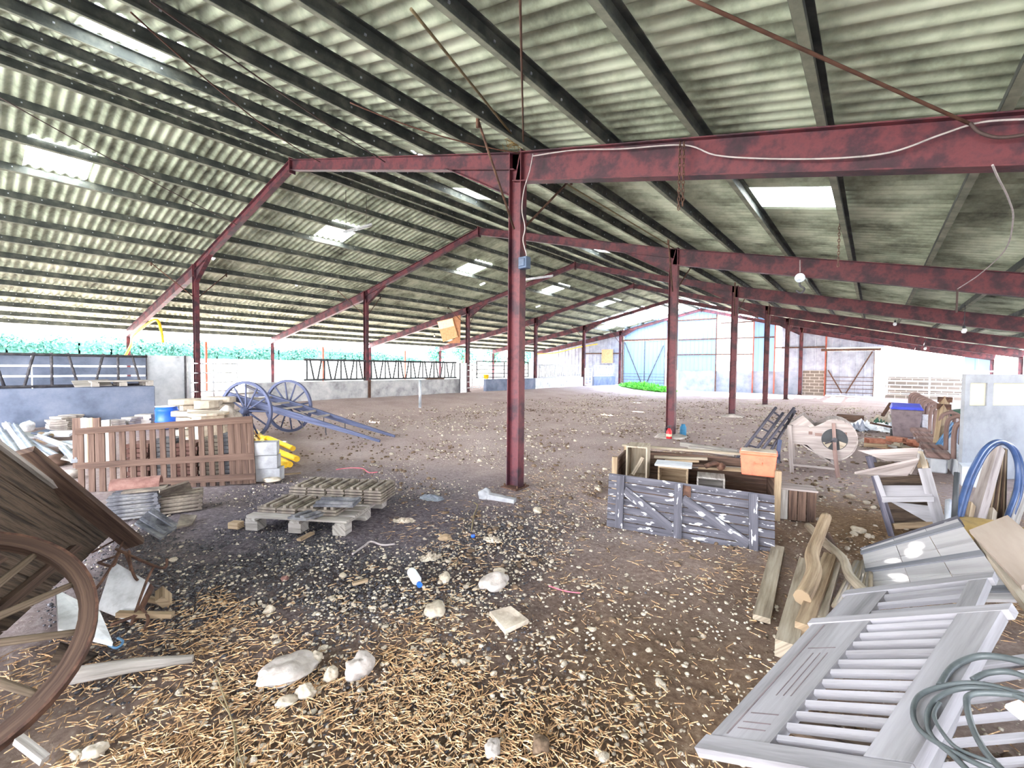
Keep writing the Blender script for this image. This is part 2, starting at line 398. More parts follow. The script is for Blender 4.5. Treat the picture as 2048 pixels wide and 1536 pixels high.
    h = nd(nt, 'ShaderNodeMath', operation='ADD'); L(n2.outputs['Fac'], h.inputs[0]); L(mu.outputs[0], h.inputs[1])
    bp = nd(nt, 'ShaderNodeBump'); bp.inputs['Strength'].default_value = 1; bp.inputs['Distance'].default_value = .05
    L(h.outputs[0], bp.inputs['Height']); L(bp.outputs[0], b.inputs['Normal'])
soil()
# ------------------------------------------------------------------ the barn
Xl, Xa, Xr, XeL, XeR = -16.47, -10.085, -3.76, -25.24, 4.89
Y0, SP = 4.75, 6.0
RPT = [(-26.2, 2.93), (XeL, 3.10), (Xl, 4.72), (Xa, 6.12), (Xr, 4.45), (1.82, 3.19), (5.6, 2.42)]
def RP(X):                                          # height of the rafters' top edge
    for (a, za), (b, zb) in zip(RPT, RPT[1:]):
        if X <= b: return za+(zb-za)*(X-a)/(b-a)
    return RPT[-1][1]
PH = .16                                            # purlin depth
PUR_L = [-10.28, -11.2, -12.25, -13.35, -14.5, -15.7, -16.9, -18.1, -19.3, -20.5, -21.7, -22.9, -24.1, -25.15]
PUR_R = [-9.85, -8.5, -7.45, -6.38, -5.4, -4.4, -3.55, -2.5, -1.48, -.44, .64, 1.7, 2.75, 3.8, 4.75]
YA, YB = -8.0, 35.2

# floor
def axis(pts):
    out = []
    for a, b, st in pts:
        n = max(1, round((b-a)/st)); out += [a+(b-a)*i/n for i in range(n)]
    return out+[pts[-1][1]]
def floor_mesh():
    xs = axis([(-26, -17, 1.0), (-17, -9, .25), (-9, -5.5, .09), (-5.5, 1.6, .05), (1.6, 6.2, .4)])
    ys = axis([(-8, -.4, .8), (-.4, 5.5, .05), (5.5, 10, .1), (10, 36, .3)])
    mb = MB(); n = len(ys)
    for x in xs:
        for y in ys:
            near = ss((10-math.hypot(x+2, y-2))/8)
            h = .03*noise.noise(V((x*.9, y*.9, 0)))+near*(.014*noise.noise(V((x*4, y*4, 3)))+.010*noise.noise(V((x*11, y*11, 5))))
            mb.v.append(V((x, y, gz(x, y)+h-.012)))
    for i in range(len(xs)-1):
        for j in range(n-1): mb.face((i*n+j, (i+1)*n+j, (i+1)*n+j+1, i*n+j+1), None, True)
    o = mb.build('floor', M['soil']); tag(o, 'trampled dirt floor of the barn with straw and stones', 'floor', kind='structure')
floor_mesh()
def oz(x): return gz(x, 0)+1.75*ss((-27-x)/11)        # a pale bank rises beyond the open side
def outside():
    mb = MB()
    for x0, x1, y0, y1 in ((-130, -26, -60, 140), (6.2, 90, -60, 140), (-26, 6.2, 36, 140), (-26, 6.2, -60, -8)):
        n = 40
        for i in range(n+1):
            x = x0+(x1-x0)*i/n if x0 > -100 else -26-104*(i/n)**1.6
            mb.v += [V((x, y0, oz(x)-.012)), V((x, y1, oz(x)-.012))]
            if i: k = len(mb.v); f = (k-4, k-2, k-1, k-3); mb.face(f if x0 > -100 else f[::-1])
    o = mb.build('ground', M['outside_ground']); tag(o, 'bright dry ground outside the barn', 'ground', kind='structure')
outside()

# roof sheets
SUND = V((-.80, .10, .64)).normalized()             # towards the sun
PTL, PTR, PBR, PBL = Z(1722, 1098, .17), Z(1915, 1037, .50), Z(2035, 1200, .30), Z(1742, 1196, .06)
RHOLES = []                                         # round bolt-out holes in one patched sheet
pn = (PTR-PTL).cross(PBL-PTL)
for hx_, hy_, hr_ in ((1830, 1089, .05), (1824, 1103, .075), (1785, 1126, .085), (1786, 1143.5, .05), (1797, 1153, .045)):
    d_ = ray(hx_, hy_); p_ = CC+d_*((PTL-CC).dot(pn)/d_.dot(pn))
    for _ in range(8): q_ = p_+SUND*((RP(p_.x if _ == 0 else q_.x)+PH-p_.z)/SUND.z)
    RHOLES.append((q_.x, q_.y, hr_*.66))
PRECT = (min(h[0]-h[2] for h in RHOLES)-.12, max(h[0]+h[2] for h in RHOLES)+.12, min(h[1]-h[2] for h in RHOLES)-.12, max(h[1]+h[2] for h in RHOLES)+.12)
SKYL = []                                           # skylight openings: (x0,x1,y0,y1)
PITCH, SEG = .177, 6
for k in range(-1, 6):
    SKYL.append((PUR_L[3], PUR_L[2], .93+6*k, .93+6*k+.95))
    SKYL.append((PUR_R[8], PUR_R[9], .78+6*k, .78+6*k+.92))
    SKYL.append((PUR_R[2], PUR_R[3], 1.0+6*k, 1.0+6*k+.8))
    if k > -1: SKYL.append((PUR_R[13], PUR_R[14], .85+6*k, .85+6*k+.9))
SKYL = [s for s in SKYL if s[2] > -7 and s[3] < 28]
GAPS = [(-15.7, -13.35, 29.2, 34.4), (-13.35, -11.2, 30.4, 35.0), (-13.35, -12.25, 28.9, 30.4), (-11.2, -10.28, 32.0, 35.0), (-9.85, -8.5, 29.2, 34.8), (-8.5, -7.45, 30.6, 34.8), (-16.9, -15.7, 31.5, 33.4)]
HOLES = [(-16.1, 5.1), (-14.85, 11.3), (-14.15, 15.2), (-13.7, 17.0), (-15.3, 21.2), (-17.3, 8.4), (-9.2, 18.3), (-8.0, 19.2)]
def patch_sheet(parent):
    from mathutils.geometry import tessellate_polygon
    x0, x1, y0, y1 = PRECT; e = .16
    loops = [[V((x0-e, y0-e, 0)), V((x1+e, y0-e, 0)), V((x1+e, y1+e, 0)), V((x0-e, y1+e, 0))]]
    for hx, hy, hr in RHOLES: loops.append([V((hx+hr*math.cos(-2*PI*i/20), hy+hr*math.sin(-2*PI*i/20), 0)) for i in range(20)])
    pts = [p for l in loops for p in l]; mb = MB()
    for p in pts: mb.v.append(V((p.x, p.y, RP(p.x)+PH-.001)))
    for t in tessellate_polygon(loops): mb.face(t)
    mb.build('patch_sheet', M['fibre_cement'], parent)
def inrect(x, y, rs): return any(a < x < b and c < y < d for a, b, c, d in rs)
def sheet(xs, name, label):
    ncol = int((YB-YA)/PITCH)*SEG; ys = [YA+i*PITCH/SEG for i in range(ncol+1)]
    fx = []
    for a, b in zip(xs, xs[1:]):
        fx += [a+(b-a)*i/4 for i in range(4)]
    fx.append(xs[-1])
    mb = MB(); n = len(ys); cs = [.031*math.cos(2*PI*i/SEG) for i in range(SEG)]
    sk = [MB() for _ in SKYL]
    def P(i, j): x = fx[i]; return V((x, ys[j], RP(x)+PH+.03+cs[j % SEG]))
    for i in range(len(fx)):
        for j in range(n): mb.v.append(P(i, j))
    for i in range(len(fx)-1):
        xm = (fx[i]+fx[i+1])/2
        gx = [g for g in GAPS if g[0] < xm < g[1]]; kx = [(q, g) for q, g in enumerate(SKYL) if g[0] < xm < g[1]]
        hx = [h for h in HOLES if abs(h[0]-xm) < .14]
        for j in range(n-1):
            ym = (ys[j]+ys[j+1])/2; f = (i*n+j, (i+1)*n+j, (i+1)*n+j+1, i*n+j+1)
            if PRECT[0] < xm < PRECT[1] and PRECT[2] < ym < PRECT[3]: continue
            if any(g[2] < ym < g[3] for g in gx) or any(abs(h[1]-ym) < .09 for h in hx): continue
            q = next((q for q, g in kx if g[2] < ym < g[3]), None)
            if q is None: mb.face(f, None, True)
            else:
                b = len(sk[q].v); sk[q].v += [P(i, j), P(i+1, j), P(i+1, j+1), P(i, j+1)]; sk[q].face((b, b+1, b+2, b+3), None, True)
    o = mb.build(name, M['fibre_cement']); tag(o, label, 'roof', kind='structure')
    if name == 'ceiling.001': patch_sheet(o)
    for s in sk:
        if s.f:
            global NWIN
            NWIN += 1; w = s.build('window_%d' % NWIN, M['skylight_sheet']); tag(w, 'translucent corrugated skylight sheet set in the roof', 'skylight', kind='structure')
NWIN = 0
sheet([-10.085]+PUR_L+[-25.7], 'ceiling', 'corrugated fibre cement roof sheets, slope left of the ridge')
sheet([-10.085]+PUR_R+[5.3], 'ceiling.001', 'corrugated fibre cement roof sheets, slope right of the ridge')

# purlins
def purlin(x, label, side):
    d = .02; s = (RP(x+d)-RP(x-d))/(2*d); nrm = V((-s, 0, 1)).normalized(); t = V((1, 0, s)).normalized()
    c = V((x, 0, RP(x)))+nrm*.003
    mb = MB()
    a, b = V((0, YA+.2, 0)), V((0, YB-.3, 0))
    mb.bar(c+a+nrm*.08, c+b+nrm*.08, .012, .154, nrm)
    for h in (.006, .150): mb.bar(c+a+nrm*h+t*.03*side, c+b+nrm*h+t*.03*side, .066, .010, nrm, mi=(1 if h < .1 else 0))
    mb.bar(c+a+nrm*.018+t*.06*side, c+b+nrm*.018+t*.06*side, .008, .026, nrm)
    if x < -2:
        for i in range(44):
            q = c+V((0, .3+.5*i, 0))+nrm*.09; mb.box(q+t*.009, (.012, .02, .02), None, 2)
    one(mb, 'roof_purlin', [M['purlin_steel'], M['bounce_lit_flange'], M['galvanised']], label, 'purlin', 'purlins under the roof sheets')
for i, x in enumerate(PUR_L): purlin(x, 'grey steel purlin, %s one down from the ridge on the left roof slope' % ORD[i], -1)
for i, x in enumerate(PUR_R): purlin(x, 'grey steel purlin, %s one down from the ridge on the right roof slope' % ORD[i], 1)

# portal frames
def ibar(mb, p, q, dep, wid, up, tf=.012, tw=.009, dep2=None):
    p, q, up = V(p), V(q), V(up); d = (q-p).normalized(); a = d.cross(up).normalized(); u = a.cross(d)
    d2 = dep if dep2 is None else dep2
    mb.bar(p, q, tw, dep-2*tf, up, h2=d2-2*tf)
    for s in (1, -1): mb.bar(p+u*s*(dep/2-tf/2), q+u*s*(d2/2-tf/2), wid, tf, up)
POSTL = ['red steel portal frame behind the camera', 'nearest red steel portal frame, its tall post standing in mid picture', 'second red steel portal frame, post with the fire extinguisher at its foot', 'third red steel portal frame, post on a two-legged concrete footing', 'fourth red steel portal frame, counted away from the camera', 'fifth red steel portal frame, next to the end one', 'last red steel portal frame, standing against the end wall']
def frame(k):
    y = Y0+SP*k
    t = thing('portal_frame', POSTL[k+1], 'steel frame', (Xa, y, 0), 'red portal frames carrying the roof')
    R = M['red_steel']; lt = M['red_steel']; 
    def seg(x0, x1, d0, d1=None, wid=.12):
        mb = MB(); d1 = d0 if d1 is None else d1
        p, q = V((x0, y, RP(x0)-d0/2)), V((x1, y, RP(x1)-d1/2))
        ibar(mb, p, q, d0, wid, (0, 0, 1), dep2=d1); return mb
    seg(Xa, Xl, .2).build('rafter', lt, t); seg(Xa, Xr, .22).build('rafter', lt, t)
    seg(Xl, XeL-.1, .34, .30, .14).build('rafter', lt, t)
    mb = seg(Xr, 1.82, .37, .37, .14); m2 = seg(1.82, XeR+.1, .37, .34, .14); b = len(mb.v); mb.v += m2.v
    for f, u, s, i in zip(m2.f, m2.uv, m2.sm, m2.mi): mb.face([q+b for q in f], u, s, i)
    mb.build('rafter', R, t)
    for x, sg in ((Xl, 1), (Xr, -1)):
        z0 = gz(x, y)-.03; z1 = RP(x)+.02
        mb = MB(); ibar(mb, (x, y, z0), (x, y, z1), .2, .13, (1, 0, 0))
        c = mb.build('column', R, t); mb = MB(); mb.bar((x, y, z0-.05), (x, y, z0+.045), .3, .26, (1, 0, 0))
        for q in (-.11, .11):
            for w_ in (-.09, .09): mb.tube([(x+q, y+w_, z0), (x+q, y+w_, z0+.075)], .012, 6)
        mb.build('base_plate', M['rusty_iron'], c)
        L = 1.35; x2 = x+sg*L; dd = .36
        mb = MB(); P = [V((x+sg*.1, y-.005, RP(x)-.18)), V((x+sg*.1, y-.005, RP(x)-.18-dd)), V((x2, y-.005, RP(x2)-.2))]
        mb.prism(P, (0, .01, 0)); mb.bar(P[1]+V((0, .005, 0)), P[2]+V((0, .005, 0)), .12, .012); mb.build('haunch', lt, t)
        for s in (-1, 1):
            xb = x; px = min(PUR_L+PUR_R, key=lambda q: abs(q-x-.15*sg))
            mb = MB(); top = V((px, y+s*1.0, RP(px)-.0)); mb.tube([V((x, y+s*.07, z1-1.02)), top], .016, 6); mb.tube([top+V((0, 0, -.09)), top+V((0, 0, .03))], .022, 6)
            mb.build('knee_brace', M['rusty_iron'], t)
    for x in (XeL, XeR):
        z0 = gz(x, y)-.03; mb = MB(); ibar(mb, (x, y, z0), (x, y, RP(x)-.3), .14, .12, (1, 0, 0)); mb.build('eave_post', lt, t)
    mb = MB(); mb.box((Xa, y, RP(Xa)-.12), (.03, .14, .34)); mb.build('ridge_plate', lt, t)
for k in range(-1, 6): frame(k)
for i, yy in enumerate((7.75, 13.75, 19.75, 25.75)):
    mb = MB(); mb.bar((XeL-.3, yy, .3), (XeL-.3, yy, 2.75), .09, .09, (1, 0, 0)); mb.bar((XeL-.3, yy-.05, 2.6), (XeL-.3, yy+.05, 2.6), .12, .02)
    one(mb, 'fence_post', M['orange_steel'], 'thin rusty post at the open left eave, %s of its row from the camera' % ORD[i], 'post', 'thin posts along the open left eave')

# post footings
for k, (dx, dy, s, lab) in enumerate(((-.30, -.26, (.62, .2, .11), 'grey broken concrete footing lump beside the tall mid post'), (.02, -.02, (.7, .6, .10), 'flat concrete pad under the post with the fire extinguisher'), (0, 0, (.66, .5, .13), 'concrete pad under the third post'), (0, 0, (.6, .5, .11), 'concrete pad under the fourth post'))):
    mb = MB(); y = Y0+SP*k
    if k == 0:
        q1, q2 = G(962, 992, .02), G(1030, 1003, .01); mb.bar(q1, q2, .10, .11, h2=.06, w2=.08); mb.rock(q1+V((.05, .02, .02)), (.09, .07, .08), 5)
        one(mb, 'concrete_footing', M['concrete'], lab, 'concrete block')
    else:
        mb.rock((Xr+dx, y+dy, -.03), (s[0]*.62, s[1]*.62, s[2]), k+3)
        one(mb, 'concrete_footing', M['grey_stone'], lab, 'concrete block')

# end wall (all in the plane just behind the last frame)
YW = 35.05
def wx(px): return PY(px, 735, YW).x
def wz(px, py): return PY(px, py, YW).z
def ribbed(x0, x1, z0, zt, step=.25, rib=.03, y=YW, top_follow=True):
    mb = MB(); n = max(2, int(round((x1-x0)/step))); pts = []
    for i in range(n):
        a = x0+(x1-x0)*i/n; w = (x1-x0)/n
        for f, o in ((0, 0), (.70, 0), (.78, rib), (.92, rib), (1, 0)): 
            if f == 1 and i < n-1: continue
            pts.append((a+w*f, y-o))
    for x, yy in pts:
        mb.v += [V((x, yy, z0)), V((x, yy, zt(x)))]
    for i in range(len(pts)-1): mb.face((2*i, 2*i+2, 2*i+3, 2*i+1))
    return mb
rt = lambda x: RP(x)+PH
base_x0, base_x1 = wx(1356), wx(1606)
mb = MB(); zb = wz(1400, 741); mb.box(((base_x0+base_x1)/2, YW+.12, zb/2-.1), (base_x1-base_x0, .2, zb+.2))
wall = mb.build('wall_far', M['far_plaster']); tag(wall, 'end wall of the barn, concrete base with sheet cladding above', 'wall', kind='structure')
def clad(p0, p1, z0, zt, mat, step=.25): ribbed(wx(p0), wx(p1), z0, zt, step).build('cladding_sheet', M[mat], wall)
clad(1062, 1246, .3, rt, 'grey_sheet', .35)
xd0, xd1 = wx(1247), wx(1333)
zd = wz(1290, 681)
clad(1247, 1333, zd+.1, rt, 'blue_sheet', .3)
clad(1333, 1432, zb, rt, 'blue_sheet', .3)
clad(1432, 1506, zb, lambda x: RP(x)-.15, 'white_sheet', .9)
clad(1506, 1549, zb, rt, 'blue_sheet', .3)
clad(1549, 1562, zb, rt, 'white_sheet', .6)
clad(1562, 1651, zb, rt, 'grey_sheet', .45)
zd2 = wz(1700, 700)
clad(1651, 1770, zd2+.15, rt, 'grey_sheet', .4)
xg0, xg1 = wx(1928), wx(1988)
clad(1928, 1988, wz(1950, 746), lambda x: RP(x)-.2, 'blue_sheet', .5)
for px0, px1, py in ((1170, 1246, 707), (1333, 1506, 709), (1356, 1550, 677), (1440, 1506, 645), (1333, 1432, 640), (1550, 1651, 695)):
    mb = MB(); z = wz((px0+px1)/2, py); mb.bar((wx(px0), YW-.07, z), (wx(px1), YW-.07, z), .06, .09); mb.build('girt', M['rusty_iron'], wall)
for px in (1165, 1246, 1335, 1432, 1506, 1549, 1651):
    mb = MB(); x = wx(px); mb.bar((x, YW-.08, 0), (x, YW-.08, RP(x)-.1), .07, .08); mb.build('wall_post', M['orange_steel' if px > 1500 else 'rusty_iron'], wall)
mb = MB(); mb.box(((wx(1606)+wx(1652))/2, YW+.05, wz(1630, 741)/2-.1), (wx(1652)-wx(1606), .22, wz(1630, 741)+.2)); mb.build('block_panel', M['block_wall'], wall)
mb = MB(); mb.box(((wx(1752)+wx(1771))/2, YW-.02, 1.5), (wx(1771)-wx(1752), .3, 3.0)); mb.build('door_jamb', M['white_sheet'], wall)
mb = MB(); zz = wz(1850, 753); mb.box(((wx(1772)+4.9)/2, YW+.05, zz/2-.1), (4.9-wx(1772), .22, zz+.2))
w2 = mb.build('wall_far.001', M['block_wall']); tag(w2, 'low block wall closing the gap right of the end doors', 'wall', kind='structure')
# sliding doors
def sdoor(name, p0, p1, py_top, py_bot, mat, label, v_shape):
    x0, x1 = wx(p0), wx(p1); z1 = wz((p0+p1)/2, py_top); z0 = .05
    d = ribbed(x0, x1, z0, lambda x: z1, .3 if mat == 'blue_sheet' else .42, y=YW-.12).build(name, M[mat]); tag(d, label, 'door', kind='structure')
    def bars(nm, segs, w, m):
        for a, b in segs:
            mb = MB(); mb.bar(a, b, w, .04, (0, 1, 0)); mb.build(nm, M[m], d)
    y = YW-.19; xm = x0+(x1-x0)*(.52 if v_shape == 1 else .40)
    bars('door_track', [((x0-.3, y, z1+.08), (x1+.3, y, z1+.08))], .16, 'rusty_iron')
    bars('door_frame', [((x0, y, z0), (x0, y, z1)), ((x1, y, z0), (x1, y, z1)), ((xm, y, z0), (xm, y, z1))][: 3 if v_shape == 1 else 2], .05, 'dark_iron' if v_shape == 1 else 'rusty_iron')
    zt = z1-.1 if v_shape == 1 else None
    if v_shape == 1: bars('door_brace', [((x0+.1, y-.03, z1-.1), (xm-.1, y-.03, .2)), ((x1-.1, y-.03, z1-.4), (xm+.1, y-.03, .2))], .07, 'dark_iron')
    else: bars('door_brace', [((x0+.1, y-.03, z1-1.2), (xm-.1, y-.03, .2)), ((x1-.1, y-.03, z1-.05), (xm+.1, y-.03, .2))], .07, 'rusty_iron')
    for i in range(5):
        z = .25+.24*i; bars('gate_rail', [((x0, y-.1, z), (x1, y-.1, z))], .035, 'dark_iron' if v_shape == 1 else 'rusty_iron')
sdoor('door_1', 1249, 1331, 682, 768, 'blue_sheet', 'pale blue sheet sliding door in the end wall, left of the posts', 1)
sdoor('door_2', 1653, 1748, 702, 793, 'grey_sheet', 'grey sheet sliding door with rusty bracing at the right of the end wall', 2)
mb = MB(); mb.box((wx(1217), YW-.25, (wz(1217, 699)+wz(1217, 726))/2), (wx(1228)-wx(1206), .05, wz(1217, 699)-wz(1217, 726)))
one(mb, 'hanging_board', M['cardboard'], 'square tan board hung high on the far left cladding', 'board')

# low concrete feed walls on the left
def lowwall(name, x, ya, yb, z1, label, mat='concrete', th=.2):
    z0 = gz(x, ya)-.12; mb = MB(); mb.box((x-th/2, (ya+yb)/2, (z0+z1)/2), (th, yb-ya, z1-z0)); o = mb.build(name, M[mat], None, .012); tag(o, label, 'low wall', kind='structure'); return o
XN = -14.15
lowwall('wall_left', XN, -6, PX(310, 800, XN).y, 1.07, 'near low concrete wall with smooth pale face', 'pale_concrete')
XW = -16.30
lowwall('wall_left.001', XW, 6.15, 16.2, 1.03, 'long low concrete wall behind the blue cart')
lowwall('wall_left.002', XW, 18.0, 22.5, .98, 'low concrete wall past the third left post', 'pale_concrete')
lowwall('wall_left.003', XW, 22.56, 28.4, .98, 'low whitewashed wall before the fifth left post', 'white_peeling')
lowwall('wall_left.004', XW, 30.0, 33.6, .98, 'short low concrete wall by the blue end door', 'pale_concrete')
mb = MB(); p = PX(738, 790, XW); mb.bar((XW+.03, p.y, .3), (XW+.03, p.y, 1.04), .1, .06); one(mb, 'wall_post', M['rusty_iron'], 'short rusty upright fixed to the face of the long low wall', 'post')

o = lowwall('wall_right.001', 5.25, -8, 24, 1.95, 'unseen block wall added to cut light from the near right side', 'concrete')  # out-of-view wall, added to hold back daylight from the right
# feed barriers
def barrier(x, ya, yb, z0, z1, n, label, mat='dark_iron', r=.034, diag=True, lean=.0):
    t = thing('feed_barrier', label, 'feed barrier', (x, ya, z0), 'cattle feed barriers along the left walls')
    for z in (z0+.03, z1):
        mb = MB(); mb.tube([(x, ya, z), (x, yb, z)], r*1.15, 8); mb.build('rail', M[mat], t)
    for i in range(n):
        y = ya+(yb-ya)*(i+.5)/n; d = .12*(1 if i % 3 == 1 else (-1 if i % 3 == 2 else 0)) if diag else 0
        mb = MB(); mb.tube([(x, y+d*.4, z0+.03), (x, y-d, z1+.05)], r, 6); mb.build('bar', M[mat], t)
    return t
barrier(XN-.75, -3.5, PX(295, 750, XN-.75).y, 1.06, 1.82, 17, 'near cattle feed barrier with blue grey boards behind the near wall', 'dark_iron', .028)
t = thing('windbreak_boards', 'blue grey boarding with light gaps behind the near feed barrier', 'boarding', (XN-.95, 0, 1.0))
for i, (za, zb_) in enumerate(((1.04, 1.30), (1.34, 1.54), (1.58, 1.80))):
    for a, b in ((-3.5, -1.2), (-1.18, 1.1), (1.12, PX(292, 750, XN-.95).y)):
        mb = MB(); mb.box((XN-.95, (a+b)/2, (za+zb_)/2), (.03, b-a, zb_-za)); mb.build('board', M['pale_concrete'], t)
barrier(XW-.12, 8.1, 15.9, 1.06, 1.84, 34, 'long cattle feed barrier of thin bars on the wall behind the blue cart', 'black_rubber', .036)
barrier(XW-.12, 23.0, 28.1, 1.0, 1.8, 24, 'pale cattle feed barrier on the whitewashed wall', 'white_peeling', .04)
barrier(XW-.12, 30.2, 33.4, 1.0, 1.8, 18, 'far cattle feed barrier next to the blue end door', 'white_peeling', .04)
def gate(x0, y0, x1, y1, zs, label, mat, r=.02, ends=True):
    t = thing('metal_gate', label, 'gate', (x0, y0, min(zs)), 'tube gates in the barn')
    for z in zs:
        mb = MB(); mb.tube([(x0, y0, z), (x1, y1, z)], r, 8); mb.build('rail', M[mat], t)
    if ends:
        for q in (0, 1, .5):
            x, y = x0+(x1-x0)*q, y0+(y1-y0)*q; mb = MB(); mb.tube([(x, y, min(zs)-.05), (x, y, max(zs)+.03)], r*1.3, 8); mb.build('upright', M[mat], t)
    return t
gate(Xl+.15, 4.45, Xl-.2, 5.95, [.5, .78, 1.06, 1.36, 1.66], 'white tube gate hung on the nearest left post', 'white_enamel', .022)
gate(Xl+.2, 16.35, Xl+.05, 17.6, [.55, .85, 1.15, 1.45, 1.72], 'white tube gate hung on the third left post', 'white_enamel', .022)
gate(Xl-.3, 17.75, Xl-.3, 22.4, [1.06, 1.28, 1.5, 1.72, 1.95], 'dark tube gate above the wall past the third left post', 'dark_iron', .03)
gate(Xl+.2, 28.6, Xl+.1, 29.8, [.4, .7, 1.0, 1.3, 1.6], 'white tube gate hung on the fifth left post', 'white_enamel', .024)
gate(wx(1775), YW-.5, 4.3, YW-.5, [.3, .55, .8, 1.05, 1.3], 'long white tube gate in front of the low block wall', 'white_enamel', .03)
for a, b, lab, m in ((3.45, 4.55, 'white sheet panel with peeling paint between near wall and post', 'white_peeling'), (16.3, 16.34, None, None)):
    if lab:
        t = thing('sheet_panel', lab, 'panel', (Xl, a, .3)); mb = MB(); mb.box((Xl+.15, (a+b)/2, 1.1), (.03, b-a, 1.56)); mb.build('sheet', M[m], t)
        for yy in (a, b-.16): mb = MB(); mb.box((Xl+.18, yy, 1.1), (.03, .04, 1.6)); mb.build('edge_strip', M['dark_iron'], t)
t = thing('sheet_panel', 'narrow white board panel with dark edges beside the third left post', 'panel', (Xl+.2, 15.95, .3)); mb = MB(); mb.box((Xl+.32, 16.1, 1.08), (.04, .5, 1.5)); mb.build('sheet', M['white_enamel'], t)
for yy in (15.85, 16.35): mb = MB(); mb.box((Xl+.34, yy, 1.08), (.05, .03, 1.52)); mb.build('edge_strip', M['dark_iron'], t)
for ya, yb in ((17.8, 18.0),):
    pass
mb = MB(); p = G(840, 806); mb.tube([p-V((0, 0, .1)), p+V((0, 0, 1.02))], .05, 10); mb.box(p+V((0, 0, 1.03)), (.09, .09, .02)); one(mb, 'iron_post', M['galvanised'], 'grey steel pipe post standing alone before the long low wall', 'post')
# pallets on the near wall
def pallet(o, rz, L, W, label, mat, H=.13, nslat=7):
    t = thing('pallet', label, 'pallet', o); R = Matrix.Rotation(rz, 3, 'Z'); o = V(o)
    def bx(nm, c, s): 
        mb = MB(); mb.box(o+R @ V(c), s, R); mb.build(nm, mat, t)
    for i in range(nslat):
        w = W/nslat*.72; bx('deck_board', (0, -W/2+W*(i+.5)/nslat, H-.011), (L, w, .022))
    for x in (-L/2+.06, 0, L/2-.06): bx('stringer', (x, 0, H-.033), (.1, W, .022)); 
    for x in (-L/2+.07, 0, L/2-.07):
        for y in (-W/2+.07, 0, W/2-.07): bx('block', (x, y, (H-.044)/2), (.13, .13, H-.046))
    return t
p = PX(250, 772, XN-.1); pallet((XN-.32, p.y-.05, 1.085), PI/2, 1.15, .8, 'weathered pallet lying on top of the near concrete wall', M['grey_wood'])
mb = MB(); q = PX(190, 770, XN-.1); Q = Quad((XN-.05, q.y-.35, 1.08), (XN-.05, q.y+.3, 1.1), (XN-.5, q.y+.3, 1.22), (XN-.5, q.y-.35, 1.2)); Q.hexa(mb, 0, 1, 0, 1, 0, .02)
one(mb, 'loose_board', M['grey_wood'], 'thin grey board lying on the near wall left of the pallet', 'board')
mb = MB(); p = PX(872, 762, XW); mb.box((XW-.1, p.y, 1.06), (.3, 1.0, .055)); one(mb, 'loose_plank', M['crate_wood'], 'brown plank lying on the right end of the long low wall', 'plank')
mb = MB(); p = PX(975, 757, XW); mb.lathe((XW-.1, p.y, .99), (0, 0, 1), [(.12, 0), (.16, .22), (.17, .24), (.15, .24)], 16); one(mb, 'plastic_bucket', M['yellow_plastic'], 'small yellow bucket on the low wall past the third left post', 'bucket')

# hoses and tubes at the left eave
pts = [PX(248, 716, -24.9), PX(262, 690, -24.6), PX(268, 670, -23.6), PX(310, 640, -22), PX(322, 660, -21.4), PX(326, 685, -21.4)]
mb = MB(); mb.tube(smooth_path(pts), .05, 8); one(mb, 'yellow_hose', M['yellow_plastic'], 'yellow drain hose looped over the nearest rafter at the left eave', 'hose')
pts = [PY(1072, 708, 34), PY(1110, 706, 33.8), PY(1150, 696, 33.6), PY(1195, 688, 33.4)]
mb = MB(); mb.tube(smooth_path(pts), .04, 8); one(mb, 'yellow_hose', M['yellow_plastic'], 'yellow hose strung below the roof at the far left corner', 'hose')

# weeds by the end wall
def weeds(c, sx, sy, h, n, label, mat='weed_green', cat='weeds'):
    mb = MB()
    for i in range(n):
        a = random.random()*6.28; r = math.sqrt(random.random()); x, y = c[0]+sx*r*math.cos(a), c[1]+sy*r*math.sin(a)
        hh = h*(1-.6*r*r)*random.uniform(.3, 1); w = random.uniform(.05, .11); th = random.random()*6.28
        b = len(mb.v); d = V((math.cos(th), math.sin(th), 0)); le = V((random.uniform(-.2, .2), random.uniform(-.2, .2), 0))
        z = gz(x, y)-.02+random.random()*hh*.6; p = V((x, y, z))
        mb.v += [p-d*w*.3, p+d*w*.3, p+d*w+le*.5+V((0, 0, hh*.35)), p+le+V((0, 0, hh*.7)), p-d*w+le*.5+V((0, 0, hh*.35))]
        mb.face((b, b+1, b+2, b+3, b+4))
    return one(mb, 'weed_patch', M[mat], label, cat, kind='stuff')
p = G(1290, 776); weeds((p.x, p.y+.4), 2.1, .9, .55, 2600, 'bright green low weeds before the blue end door')
p = G(1380, 779); weeds((p.x, p.y+.5), .9, .4, .3, 500, 'thin green weeds at the foot of the far concrete wall')
for px, py, h, s, lab in ((1416, 782, 1.5, .55, 'pale green bushy weed against the far concrete wall'), (1548, 782, 1.7, .3, 'dark ivy climbing the far wall behind the fourth post')):
    p = G(px, py); mb = MB()
    for i in range(420):
        z = random.random(); r = s*(1-.6*z)*math.sqrt(random.random()); a = random.random()*6.28
        c = V((p.x+r*math.cos(a)*(.5 if s < .4 else 1), p.y+.3+r*.5*math.sin(a), z*h)); n = V((random.gauss(0, 1), random.gauss(0, 1), random.gauss(0, 1))).normalized(); u = n.orthogonal().normalized()*.09; v = n.cross(u)
        b = len(mb.v); mb.v += [c-u, c-v*.6, c+u, c+v*.6]; mb.face((b, b+1, b+2, b+3))
    one(mb, 'weed_bush', M['weed_green' if s > .4 else 'tree_green'], lab, 'bush', kind='stuff')

